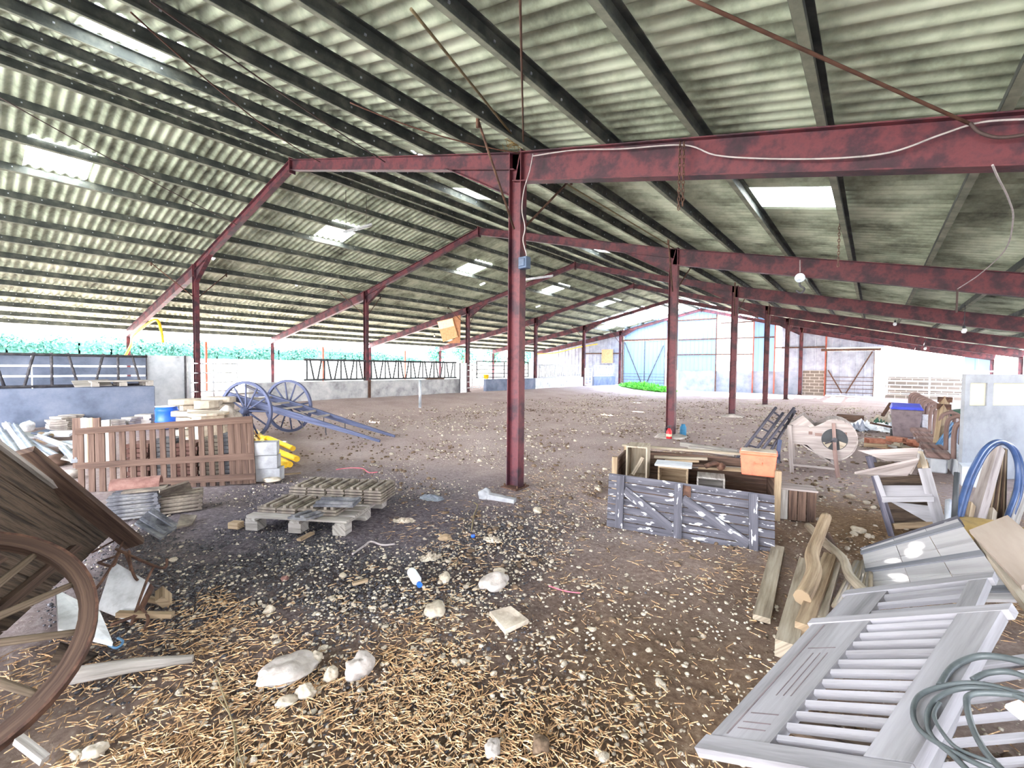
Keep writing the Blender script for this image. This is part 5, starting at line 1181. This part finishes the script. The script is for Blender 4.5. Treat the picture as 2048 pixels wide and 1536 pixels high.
# leaning stakes and beam
mb = MB(); a, b = D(1994, 895, 4.7), D(1936, 1075, 4.0); b.z = .03; mb.bar(a, b, .10, .08, cf); one(mb, 'leaning_beam', M['mill_wood'], 'pale pinkish beam leaning inside the blue hoop', 'beam')
for i in range(12):
    f = i/11; a = D(1996+16*f, 893+6*f, 4.85); b = D(1950+60*f, 1050-10*(i % 3), 4.3); b.z = .02; mb = MB(); mb.tube([a, b], .013, 6); one(mb, 'vine_stake', M[('crate_wood', 'tan_wood', 'old_dark_wood')[i % 3]], 'thin brown stake leaning behind the blue hoop, %s from the left' % ORD[i], 'stake', 'thin stakes leaning behind the blue hoop')
mb = MB(); a, b = D(2060, 930, 4.6), D(2010, 1050, 4.2); b.z = .03; mb.bar(a, b, .12, .05, cf); one(mb, 'leaning_beam', M['grey_wood'], 'grey board leaning at the right edge outside the blue hoop', 'board')
for i, (x0, y0, x1, y1, m, lab) in enumerate(((1900, 1002, 1896, 1060, 'white_peeling', 'small pale pointed board left of the black pipe'), (1942, 1008, 1925, 1062, 'tan_wood', 'short orange brown stake at the foot of the blue hoop'), (1985, 1020, 1975, 1058, 'pale_wood', 'short pale stump end under the blue hoop'))):
    mb = MB(); a, b = D(x0, y0, 4.25), D(x1, y1, 3.95); b.z = .02; mb.bar(a, b, .06, .04, cf); one(mb, 'short_stake', M[m], lab, 'stake')
# cattle stall row along the right: low kerb with round hoops
XS = .98
mb = MB(); mb.box((XS+.16, 15.6, .10), (.24, 13.2, .34)); o = mb.build('wall_right', M['white_peeling']); tag(o, 'low white concrete kerb running back along the right side', 'low wall', kind='structure')
for i in range(13):
    y = 9.7+i*.95; t = thing('stall_hoop', 'worn round topped stall divider on the right kerb, %s from the camera' % ORD[i], 'stall divider', (XS+.05, y, .28), 'stall dividers on the right kerb')
    mb = MB(); mb.tube(smooth_path([(XS+.02, y, .27), (XS+.02, y, .72), (XS+.10, y+.02, .84), (XS+.22, y+.03, .84), (XS+.3, y+.04, .72), (XS+.3, y+.04, .27)], 5), .032, 8); mb.build('hoop', M['mill_trim'], t)
    mb = MB(); mb.box((XS-.14, y+.35, .27), (.30, .42, .10)); mb.build('trough', M['mill_trim'], t, .02)
    mb = MB(); mb.box((XS-.12, y+.35, .10), (.2, .3, .24)); mb.build('trough_base', M['white_peeling'], t, .02)
# white window panel
pc = D(1934, 840, 6.6); WXu = cr.copy(); WXu.z = 0; WXu.normalize()
WX = lambda x, y: D(x, y, 6.6+.0014*(x-1934))
t = thing('window_panel', 'large white partition panel with two glazed openings at the right', 'partition', V((pc.x, pc.y, 0)))
a0, a1 = WX(1932, 748), WX(2110, 752); bz = .0
def wpl(x0, x1, z0, z1, nm, mat, th=.05, o=0):
    u = (a1-a0); u.z = 0; L = u.length; u.normalize(); n = V((-u.y, u.x, 0)); p = V((a0.x, a0.y, 0))
    mb = MB(); f = lambda s, d, z: p+u*(s*L)+n*(d+o)+V((0, 0, z)); mb.hexa([f(x0, 0, z0), f(x1, 0, z0), f(x1, th, z0), f(x0, th, z0), f(x0, 0, z1), f(x1, 0, z1), f(x1, th, z1), f(x0, th, z1)]); mb.build(nm, M[mat], t)
zt = a0.z; z1, z2 = D(1950, 766, 6.6).z, D(1950, 812, 6.6).z
wpl(0, 1, 0, z2, 'lower_panel', 'partition_grey'); wpl(0, .055, z2, z1, 'stile', 'partition_grey'); wpl(.24, .31, z2, z1, 'mullion', 'partition_grey'); wpl(.72, 1, z2, z1, 'side_panel', 'partition_grey'); wpl(0, 1, z1, zt, 'head_rail', 'partition_grey')
wpl(.055, .24, z2, z1, 'pane', 'skylight_sheet', .012, .02); wpl(.31, .72, z2, z1, 'pane', 'skylight_sheet', .012, .02)
wpl(-.25, .55, zt+.03, zt+.055, 'top_batten', 'galvanised', .06)
for x in (.24, .31): pass
# bin, posts, scrap at the right
p = V((.62, 14.2, 0)); t = thing('wheelie_bin', 'brown wheeled bin with a blue lid beside the white stall kerb', 'bin', p)
mb = MB(); mb.hexa([p+V(q) for q in ((-.22, -.26, .06), (.22, -.26, .06), (.22, .26, .06), (-.22, .26, .06), (-.28, -.33, .72), (.28, -.33, .72), (.28, .33, .72), (-.28, .33, .72))]); mb.build('body', M['bin_brown'], t, .02)
mb = MB(); mb.hexa([p+V(q) for q in ((-.30, -.36, .72), (.30, -.36, .72), (.30, .36, .72), (-.30, .36, .72), (-.26, -.30, .78), (.26, -.30, .78), (.26, .36, .84), (-.26, .36, .84))]); mb.build('lid', M['bin_lid_blue'], t, .01)
for s in (-1, 1): mb = MB(); mb.lathe(p+V((s*.24, .24, .1)), (1, 0, 0), [(.1, -.025), (.1, .025)], 16); mb.build('wheel', M['black_rubber'], t)
a = D(1890, 797, 8.6); b = D(1872, 925, 8.2); b.z = max(b.z, 0.02)
t = thing('bolted_post', 'leaning wooden post with a bolted block on top, right of the bin', 'post', b); mb = MB(); mb.bar(b, a, .12, .10, cf); mb.build('post', M['tan_wood'], t)
for q in (.02, .14): c = a+(b-a)*q; mb = MB(); mb.box(c, (.20, .12, .10)); mb.build('cap_block', M['rusty_iron'], t)
for i in range(8):
    f = i/7; a_ = D(1905+random.uniform(-4, 6), 845+3*i, 8.3); b_ = D(1862+14*f, 905+random.uniform(-4, 12), 7.9); mb = MB(); mb.tube([a_, (a_+b_)/2+V((0, 0, .03)), b_], .014, 6); one(mb, 'blue_conduit', M['light_blue_hose'], 'thin blue conduit leaning on the bolted post, %s from the top' % ORD[i], 'conduit', 'blue conduits by the bolted post')
for x, y, d, s, m, nm, lab in ((1862, 842, 10.5, (.35, .3, .6), 'white_enamel', 'white_drum', 'white plastic container between the bin and the bolted post'), (1917, 826, 10.8, (.7, .4, .16), 'dark_green', 'green_tarp', 'dark green tarp bundle left of the white partition'), (1918, 850, 10.0, (.4, .3, .5), 'grey_sheet', 'grey_crate', 'grey crate under the dark green tarp')):
    p = D(x, y, d); mb = MB(); 
    if 'tarp' in nm: mb.rock(p, (s[0]*.6, s[1]*.6, s[2]*.6), 6, 3)
    else: mb.box((p.x, p.y, s[2]/2), s)
    one(mb, nm, M[m], lab, 'container' if 'tarp' not in nm else 'tarp', bevel=.02 if 'tarp' not in nm else 0)
# hollow red bricks and split wood
for i, (x, y, dz, rz_) in enumerate(((1750, 872, .17, .5), (1793, 869, .17, -.5), (1836, 876, .16, -.7), (1768, 880, .10, 1.0), (1815, 880, .10, .9))):
    p = G(x, y+10, dz); mb = MB(); R = Matrix.Rotation(rz_, 3, 'Z'); L, w, h = .30, .19, .11
    for dy in (-w/2+.007, 0, w/2-.007): mb.box(p+R @ V((0, dy, 0)), (L, .012, h), R)
    for dz_ in (-h/2+.006, h/2-.006): mb.box(p+R @ V((0, 0, dz_)), (L, w, .012), R)
    one(mb, 'hollow_brick', M['brick_red'], 'red hollow brick on the heap left of the bin, %s from the left' % ['first', 'third', 'fifth', 'second', 'fourth'][i], 'brick', 'hollow red bricks on the right rubble heap')
mb = MB(); mb.crumple(G(1795, 892)+V((0, .3, -.01)), .75, .6, .10, 9, 18); one(mb, 'rubble_heap', M['grey_stone'], 'low heap of rubble under the hollow red bricks', 'rubble')
for i in range(26):
    x, y = random.uniform(1748, 1850), random.uniform(880, 898); p = G(x, y, .05+.08*random.random()); a = random.uniform(-1, 1); L = random.uniform(.08, .2); d_ = V((math.cos(a), math.sin(a), random.uniform(-.3, .3)))
    mb = MB(); mb.bar(p-d_*L, p+d_*L, random.uniform(.05, .09), random.uniform(.04, .08)); one(mb, 'split_log', M[random.choice(['grey_wood', 'crate_wood', 'pale_wood', 'tan_wood'])], 'split firewood piece in the heap behind the hopper machine', 'firewood', 'split firewood behind the hopper machine')
# plastic sheeting heap
for i, (x, y, d, s, m, lab) in enumerate(((1742, 850, 12.5, (.9, .5, .3), 'white_plastic', 'crumpled pale plastic sheeting at the left of the scrap heap'), (1775, 828, 13.5, (.8, .6, .42), 'slab_stone', 'beige sack heap at the back of the scrap heap'), (1768, 838, 12.6, (.35, .25, .22), 'dark_green', 'small dark green net in the scrap heap'), (1790, 850, 12.0, (.7, .5, .3), 'white_plastic', 'crumpled white sack in the middle of the scrap heap'), (1806, 838, 12.6, (.4, .3, .34), 'white_peeling', 'pale board lump right in the scrap heap beside the bin'), (1720, 862, 12.2, (.6, .3, .12), 'grey_sheet', 'grey flat sheet at the front of the scrap heap'))):
    p = dbase(x, d); ht = D(x, y, d).z; mb = MB(); mb.crumple(p, s[0]*.8, s[1]*.9, max(.2, ht*.95), i+20, 18); one(mb, 'scrap_heap', M[m], lab, 'scrap')
for i, (x0, y0, x1, y1, d) in enumerate(((1782, 806, 1765, 832, 12.8), (1784, 806, 1808, 834, 12.7), (1742, 846, 1800, 858, 11.8))):
    mb = MB(); mb.bar(D(x0, y0, d), D(x1, y1, d), .08, .05); one(mb, 'scrap_timber', M['rusty_iron'], ['left', 'right', 'front'][i]+' rusty brown bar sticking out of the scrap heap beside the bin', 'bar')
mb = MB(); mb.box(G(1700, 842)+V((0, 0, .1)), (.7, .3, .2)); one(mb, 'scrap_box', M['crate_wood'], 'dark red brown box left of the plastic sheeting', 'box', bevel=.01)
# extinguisher and canister
p = V((Xr-.2, Y0+SP-.2, 0)); p = G(1338, 877); t = thing('fire_extinguisher', 'small red fire extinguisher at the foot of the second right post', 'fire extinguisher', p)
mb = MB(); mb.lathe(p, (0, 0, 1), [(.06, 0), (.065, .01), (.065, .17), (.03, .23), (.02, .24)], 18); mb.build('cylinder', M['red_paint'], t)
mb = MB(); mb.lathe(p, (0, 0, 1), [(.066, .05), (.0665, .05), (.0665, .11), (.066, .11)], 18); mb.build('label_band', M['paper'], t)
mb = MB(); mb.tube([p+V((0, 0, .24)), p+V((0, 0, .29))], .018, 8); mb.bar(p+V((-.05, 0, .29)), p+V((.05, 0, .30)), .02, .02); mb.tube(smooth_path([p+V((0, 0, .27)), p+V((-.09, 0, .24)), p+V((-.09, -.02, .12))]), .01, 6); mb.build('valve', M['black_rubber'], t)
p = G(1366, 872); mb = MB(); mb.lathe(p, (0, 0, 1), [(.07, 0), (.075, .01), (.075, .22), (.05, .25), (.045, .29)], 18); one(mb, 'gas_canister', M['teal_paint'], 'blue canister right of the second right post foot', 'canister')
# ------------------------------------------------------------------ under the roof
# card boxes hung on the rafter
yb = Y0+2*SP-.25
def py(x, y, o=0): return PY(x, y, yb+o)
t = thing('card_box', 'two flattened tan cartons hung on the third rafter left of the mid post', 'carton', py(900, 660))
for pts, o, nm, m in (([(874, 643), (905, 636), (916, 674), (886, 684)], 0, 'flap', 'cardboard'), ([(906, 634), (921, 630), (920, 686), (892, 687), (912, 676)], .06, 'back_flap', 'brown_card')):
    mb = MB(); mb.prism([py(x, y, o) for x, y in pts], (0, .02, 0)); mb.build(nm, M[m], t)
mb = MB(); mb.prism([py(x, y, -.008) for x, y in ((875, 644), (905, 637), (908, 652), (879, 659))], (0, .006, 0)); mb.build('paper_sheet', M['paper'], t)
# strip lights
def lamp_tube(x0, y0, x1, y1, d0, d1, lab):
    a, b = D(x0, y0, d0), D(x1, y1, d1); t = thing('strip_light', lab, 'lamp', (a+b)/2, 'strip lights hung below the ridge')
    mb = MB(); mb.bar(a, b, .14, .05); mb.build('housing', M['white_enamel'], t)
    for s in (-1, 1):
        sd = (b-a).cross(V((0, 0, 1))).normalized()*.045*s; mb = MB(); mb.tube([a+sd+V((0, 0, -.045)), b+sd+V((0, 0, -.045))], .016, 8); mb.build('tube', M['white_plastic'], t)
    for f in (.15, .85): p = a.lerp(b, f); mb = MB(); mb.tube([p, V((p.x, p.y, RP(p.x)+PH))], .006, 5); mb.build('hanger', M['cable_dark'], t)
    p = a+V((0, 0, -.08)); mb = MB(); mb.tube([p, p+V((.02, 0, -.12)), p+V((-.02, 0, -.22))], .006, 5); mb.build('pull_cord', M['cable_white'], t)
lamp_tube(683, 465, 741, 449, 11.5, 12.1, 'white strip light hung left of the mid post, near the skylight')
lamp_tube(1052, 558, 1105, 551, 19.5, 19.9, 'white strip light hung just right of the mid post')
p = PY(1155, 545, 19.3); t = thing('siren_lamp', 'red and white twin lamp hung below the third ridge joint', 'lamp', p)
mb = MB(); mb.box(p, (.16, .14, .28)); mb.build('body', M['red_paint'], t, .02)
mb = MB(); mb.box(p+V((0, 0, .2)), (.1, .1, .12)); mb.build('neck', M['white_enamel'], t)
for s in (-1, 1): mb = MB(); mb.lathe(p+V((s*.18, -.05, -.06)), (0, -1, -.3), [(.05, 0), (.1, .12)], 12); mb.build('head', M['black_rubber'], t)
for i, (x, y, Yv) in enumerate(((1928, 661, 15.5), (1850, 697, 27.5), (1790, 648, 21.5), (562, 650, 13.0), (869, 672, 19.0))):
    p = PY(x, y, Yv); t = thing('light_bulb', 'bare bulb hung under the %s roof, %s' % (('right', 'nearest') if i == 0 else ('right', 'furthest') if i == 1 else ('right', 'between the other two') if i == 2 else ('left', 'nearest') if i == 3 else ('left', 'further back')), 'lamp', p, 'bare bulbs below the roof')
    mb = MB(); mb.rock(p, (.05, .05, .065), 0, 2); mb.build('bulb', M['white_enamel'], t)
    mb = MB(); mb.tube([p+V((0, 0, .05)), p+V((0, 0, .12))], .03, 8); mb.tube([p+V((0, 0, .1)), V((p.x, p.y, RP(p.x)+.02))], .007, 5); mb.build('lampholder', M['black_rubber'], t)
# junction box and cable on the mid post
p = PY(1049, 526, Y0-.12); mb = MB(); mb.box(p, (.13, .10, .15)); mb.box(p+V((-.005, -.055, 0)), (.09, .012, .10)); one(mb, 'junction_box', M['box_blue_grey'], 'blue grey electric box fixed to the tall mid post', 'electric box', bevel=.006)
def cable(ps, r, mat, name, lab, cat='cable', n=6):
    mb = MB(); mb.tube(smooth_path(ps, n), r, 6); return one(mb, name, M[mat], lab, cat)
yc = Y0-.10
cable([PY(x, y, yc) for x, y in ((1066, 308), (1060, 340), (1048, 380), (1044, 420), (1050, 455), (1046, 480), (1052, 505), (1054, 520))], .007, 'cable_white', 'white_cable', 'white cable running down the tall mid post to its electric box')
cable([PY(x, y, yc) for x, y in ((1066, 312), (1150, 300), (1240, 298), (1366, 290), (1430, 310), (1520, 317), (1660, 317), (1780, 305), (1880, 270), (1960, 245), (2060, 238))], .008, 'cable_white', 'white_cable', 'white cable sagging along the near red rafter')
cable([PY(x, y, yc-.03) for x, y in ((1940, 246), (1960, 265), (2000, 275), (2060, 268))], .012, 'cable_dark', 'black_cable', 'black cable loop at the right end of the near rafter')
cable([PY(1985, 330, yc), PY(1996, 355, yc+.2), PY(2018, 400, yc+1), PY(2026, 440, yc+2.2), PY(2010, 500, yc+3.6), PY(1960, 548, yc+5), PY(1915, 578, 10.4)], .007, 'cable_white', 'white_cable', 'loose white cable hanging from the near rafter at the right edge')
cable([PY(x, y, 10.6) for x, y in ((1915, 578), (1914, 600), (1913, 625))], .016, 'cable_dark', 'rope_end', 'short frayed rope end below the second rafter at the right', 'rope')
def rod(a, b, r, mat, lab, sag=0): mb = MB(); mb.tube(arc(a, b, sag, 14), r, 6); return one(mb, 'bracing_rod', M[mat], lab, 'rod')
def RF(x, y, off=.03):
    d_ = ray(x, y); lo, hi = .1, 60.0
    f = lambda k: (CC+d_*(k/FPX)).z-(RP((CC+d_*(k/FPX)).x)-off)
    k = .3
    while f(k) < 0 and k < 60: k += .05
    return CC+d_*(k/FPX)
Xr_ = V((Xr-.02, Y0-.05, RP(Xr)+.02))
rod(RF(1040, -10), Xr_+V((.15, 0, .0)), .009, 'rust_rod', 'rusty tie rod dropping from the roof onto the top of the mid post')
rod(RF(822, 18), Xr_+V((.1, 0, .05)), .013, 'pale_rod', 'pale diagonal rod running up left from the top of the mid post')
rod(RF(1372, -6), PY(1945, 250, Y0-.09), .012, 'rust_rod', 'rusty brown diagonal rod across the roof at upper right')
rod(RF(300, 2), PY(770, 324, Y0-.08), .009, 'cable_dark', 'dark sagging tie wire below the roof at upper left', .03)
rod(RF(0, 195), PY(475, 450, Y0-.08), .009, 'cable_dark', 'dark tie wire under the left roof slope', .05)
rod(RF(262, 25), PY(640, 324, Y0-.08), .009, 'rust_rod', 'brown tie wire near the ridge at upper left', .12)
rod(RF(700, 205), PY(1040, 306, Y0-.1), .008, 'rust_rod', 'thin brown wire running to the mid post top from the left', .08)
rod(RF(1128, 365), PY(1350, 498, 10.7), .012, 'pale_rod', 'pale diagonal rod meeting the top of the second right post', 0)
# chain and hooks
def chain(p, n, lab, s=.028):
    t = thing('chain', lab, 'chain', p-V((0, 0, n*s*1.4)))
    mb = MB()
    for i in range(n):
        c = p-V((0, 0, i*s*1.5)); ax = V((1, 0, 0)) if i % 2 else V((0, 1, 0))
        mb.tube([c+ax*s*.45*math.cos(a)+V((0, 0, s*math.sin(a))) for a in [2*PI*k/8 for k in range(8)]], s*.17, 5, True)
    mb.build('links', M['rusty_iron'], t); return t
chain(PY(1360, 288, yc-.02), 16, 'rusty chain hanging over the near red rafter, left strand'); chain(PY(1368, 288, yc-.02), 15, 'rusty chain hanging over the near red rafter, right strand')
chain(PY(1679, 450, 8.2), 14, 'short chain hanging from a purlin left of the loose cable', .03)
p = PY(1600, 520, 10.55); t = thing('pulley_hook', 'grey pulley and hook hung on the second rafter at right', 'pulley', p)
mb = MB(); mb.tube([p, PY(1600, 545, 10.55)], .01, 6); mb.build('rope', M['cable_white'], t)
q = PY(1600, 556, 10.55); mb = MB(); mb.lathe(q-V((0, .03, 0)), (0, 1, 0), [(.09, 0), (.06, .02), (.06, .04), (.09, .06)], 16); mb.build('wheel', M['galvanised'], t)
mb = MB(); mb.tube(smooth_path([q, q+V((.0, 0, -.14)), q+V((.08, 0, -.22)), q+V((.02, 0, -.3)), q+V((-.06, 0, -.24))]), .02, 6); mb.build('hook', M['dark_iron'], t)
p = Xr_+V((.1, -.03, .1)); mb = MB()
for i in range(60): a = random.random()*6.28; c = p+V((random.gauss(0, .09), random.gauss(0, .05), random.gauss(0, .03))); d_ = V((math.cos(a), math.sin(a), random.uniform(-.5, .5)))*.08; mb.tube([c-d_, c+d_], .004, 3, cap=False)
one(mb, 'bird_nest', M['straw_nest'], 'small straw bird nest on top of the tall mid post', 'nest')
# ------------------------------------------------------------------ stones, gravel, straw
SOILZ = lambda x, y: gz(x, y)-.01
def stone(px, py, s, lab, mat='pale_stone', seed=1, flat=.55):
    p = G(px, py); mb = MB(); mb.rock(p+V((0, 0, s*flat*.25)), (s, s*.75, s*flat), seed, 3, sm=True); one(mb, 'stone', M[mat], lab, 'stone')
stone(720, 1340, .085, 'smooth grey white boulder in the near foreground left of centre', 'grey_stone', 3, .8)
stone(575, 1345, .15, 'broad flat grey rock embedded in the dirt of the foreground', 'grey_stone', 5, .3)
stone(632, 1318, .04, 'small white stone between the two foreground rocks', 'pale_stone', 6, .8)
stone(612, 1388, .05, 'rough cream stone in front of the flat foreground rock', 'pale_stone', 7, .7)
stone(575, 1405, .05, 'low cream rock just below the flat foreground rock', 'pale_stone', 15, .4)
stone(662, 1355, .045, 'pale rock left of the smooth foreground boulder', 'pale_stone', 16, .8)
stone(988, 1168, .12, 'large pale rock half buried right of the bottle', 'grey_stone', 8, .5)
stone(998, 1148, .05, 'round white stone on top edge of the large pale rock', 'pale_stone', 9, .8)
stone(870, 1220, .09, 'long low cream rock left of the square tile', 'pale_stone', 10, .4)
stone(890, 1158, .05, 'white lumpy stone right of the bottle', 'pale_stone', 11, .8)
stone(190, 1506, .045, 'yellowish stone at the bottom left of the foreground', 'pale_stone', 12, .6)
stone(155, 1512, .03, 'small yellowish stone left of its bigger neighbour at bottom left', 'pale_stone', 13, .6)
stone(985, 1500, .045, 'grey dung lump in the straw at the bottom centre', 'grey_stone', 14, .6)
stone(540, 1222, .035, 'single cream stone on the dark gravel below the pallet', 'pale_stone', 17, .8)
stone(570, 1158, .028, 'pinkish oval stone on the dark gravel', 'terracotta', 18, .7)
stone(1080, 1495, .05, 'dark dung clod in the straw at the bottom right of centre', 'bark', 19, .6)
stone(890, 1078, .06, 'orange brown stone on the dark gravel right of the pallet', 'tan_wood', 20, .5)
stone(1075, 1022, .07, 'square pale block of stone right of the tall mid post', 'pale_stone', 21, .5)
stone(1820, 1060, .07, 'white stone at the foot of the hopper machine', 'pale_stone', 22, .5) if False else None
stone(1716, 1062, .06, 'white stone between the lumber and the hopper machine', 'pale_stone', 22, .6)
stone(1196, 980, .06, 'crumpled white lump left of the ledged door', 'pale_stone', 23, .6)
rnd = random.Random(3)
protos = []
for i in range(5):
    mb = MB(); mb.rock((0, 0, .3), (1, .78, .6), i+40, 2); o = mb.build('limestone_lump', M['pale_stone']); protos.append(o)
k = 0
def lump(o0, p, s):
    o = o0.copy(); COL.objects.link(o); o.location = p; o.scale = (s, s, s*rnd.uniform(.7, 1)); o.rotation_euler = (rnd.uniform(-.3, .3), rnd.uniform(-.3, .3), rnd.random()*6.28)
    tag(o, 'pale limestone lump loose on the dirt floor', 'stone', 'loose pale stones on the dirt floor')
BLK = [(430, 1010, 150, 420), ]
def blocked(x, y):
    return (y < 1030 and x < 560) or (x > 1200 and y < 1130 and x < 1640) or x > 1640 or (500 < x < 780 and 970 < y < 1090) or x < 330 and y > 1000
while k < 250:
    x, y = rnd.uniform(330, 1560), 900+640*rnd.random()**1.6
    if blocked(x, y): continue
    w = math.exp(-((x-900)/330)**2)*math.exp(-((y-1150)/170)**2)+.18
    if rnd.random() > w: continue
    p = G(x, y, -.008); lump(rnd.choice(protos), p, rnd.uniform(.009, .024)*(1.4 if rnd.random() < .15 else 1)); k += 1
for o in protos: bpy.data.objects.remove(o)
# fine gravel: one uncountable mass
def gravel(name, n, area, smin, smax, mat, label, dens):
    mb = MB(); vs, fs = ICO[0]; c = 0; tries = 0
    while c < n and tries < n*30:
        tries += 1
        x, y = rnd.uniform(area[0], area[1]), rnd.uniform(area[2], area[3])
        if rnd.random() > dens(x, y): continue
        s = rnd.uniform(smin, smax)*(1+.8*rnd.random()**4); b = len(mb.v); a = rnd.random()*6.28; ca, sa = math.cos(a), math.sin(a); z = SOILZ(x, y)+s*.15
        kx, ky, kz = s*rnd.uniform(.8, 1.3), s*rnd.uniform(.6, 1), s*rnd.uniform(.4, .8)
        for p in vs: X, Y_, Z_ = p.x*kx, p.y*ky, p.z*kz; mb.v.append(V((x+X*ca-Y_*sa, y+X*sa+Y_*ca, z+Z_)))
        for f in fs: mb.face([b+i for i in f], None, True)
        c += 1
    o = mb.build(name, M[mat]); tag(o, label, 'gravel', kind='stuff')
def patch(cx, cy, r): return lambda x, y: math.exp(-(((x-cx)**2+(y-cy)**2)/r**2))*(.35+.65*max(0, min(1, .5+1.6*noise.noise(V((x*1.3, y*1.3, 7))))))
gravel('pale_gravel', 13000, (-6.5, 1, .4, 7), .003, .0125, 'pale_stone', 'fine pale gravel scattered over the dirt', lambda x, y: patch(-2.5, 2.1, 1.5)(x, y)+.10)
gravel('dark_gravel', 22000, (-6.5, -1.2, .3, 5), .003, .010, 'dark_iron', 'fine dark gravel spread around the pallet', patch(-3.7, 2.0, 1.4))
gravel('dung_crumbs', 5000, (-13, .66, 2.5, 24), .008, .03, 'bark', 'dark crumbs of dung and soil over the floor', lambda x, y: .1+.9*max(0, min(1, .5+1.8*noise.noise(V((x*.6, y*.6, 9))))))
gravel('far_rubble', 4500, (-13, .66, 5, 26), .01, .035, 'slab_stone', 'crumbs of stone and dung over the far floor', lambda x, y: .15+.85*max(0, min(1, .5+1.8*noise.noise(V((x*.4, y*.4, 2))))))
def straw(name, n, area, lmin, lmax, dens, label):
    mb = MB(); c = 0; tries = 0
    while c < n and tries < n*30:
        tries += 1
        x, y = rnd.uniform(area[0], area[1]), rnd.uniform(area[2], area[3])
        if rnd.random() > dens(x, y): continue
        L = rnd.uniform(lmin, lmax); a = rnd.random()*6.28; w = rnd.uniform(.0011, .0024); d = V((math.cos(a), math.sin(a), rnd.uniform(-.12, .22))).normalized(); sd = d.cross(V((0, 0, 1))).normalized()*w; up = V((0, 0, w))
        p = V((x, y, SOILZ(x, y)+.006+.012*rnd.random())); q = p+d*L; b = len(mb.v)
        mb.v += [p-sd, p+sd, p+up*1.6, q-sd, q+sd, q+up*1.6]
        mb.face((b, b+3, b+5, b+2)); mb.face((b+1, b+2, b+5, b+4)); mb.face((b, b+1, b+4, b+3))
        c += 1
    o = mb.build(name, M['straw']); tag(o, label, 'straw', kind='stuff')
nz = lambda x, y, s, o: max(0, min(1, .5+1.7*noise.noise(V((x*s, y*s, o)))))
straw('loose_straw', 17000, (-3.2, .5, .2, 2.6), .015, .062, lambda x, y: math.exp(-(((x+1.05)/1.35)**2+((y-.75)/.95)**2))*(.25+.75*nz(x, y, 1.6, 1)), 'loose chopped straw strewn over the foreground dirt')
straw('loose_straw', 5000, (-4, 2.4, 2.5, 9), .02, .08, lambda x, y: .2+.8*nz(x, y, .9, 4), 'sparse straw over the dirt further back by the machines')
straw('loose_straw', 2600, (-3.7, -1.7, -.4, 1.2), .02, .09, lambda x, y: .3+.7*nz(x, y, 1.2, 6), 'thin scatter of straw around and under the big spoked wheel')

# ------------------------------------------------------------------ light
w = bpy.data.worlds.new('sky'); SC.world = w; w.use_nodes = True; nt = w.node_tree
bg = nt.nodes['Background']
tc = nd(nt, 'ShaderNodeTexCoord'); sx = nd(nt, 'ShaderNodeSeparateXYZ'); nt.links.new(tc.outputs['Generated'], sx.inputs[0])
rp = ramp(nt, [(.0, (255, 250, 240)), (.12, (250, 250, 252)), (.6, (190, 215, 250))]); nt.links.new(sx.outputs['Z'], rp.inputs[0]); nt.links.new(rp.outputs[0], bg.inputs['Color'])
bg.inputs['Strength'].default_value = 1.5
sun = bpy.data.lights.new('sun', 'SUN'); so = bpy.data.objects.new('sun', sun); COL.objects.link(so)
sun.energy = 5.0; sun.angle = .009; sun.color = (1, .97, .92)
so.rotation_euler = SUND.to_track_quat('Z', 'Y').to_euler()
so.location = (-40, 8, 30)
vs = SC.view_settings; vs.view_transform = 'Standard'; vs.look = 'None'; vs.gamma = 1; vs.use_curve_mapping = False
vs.exposure = 4.3
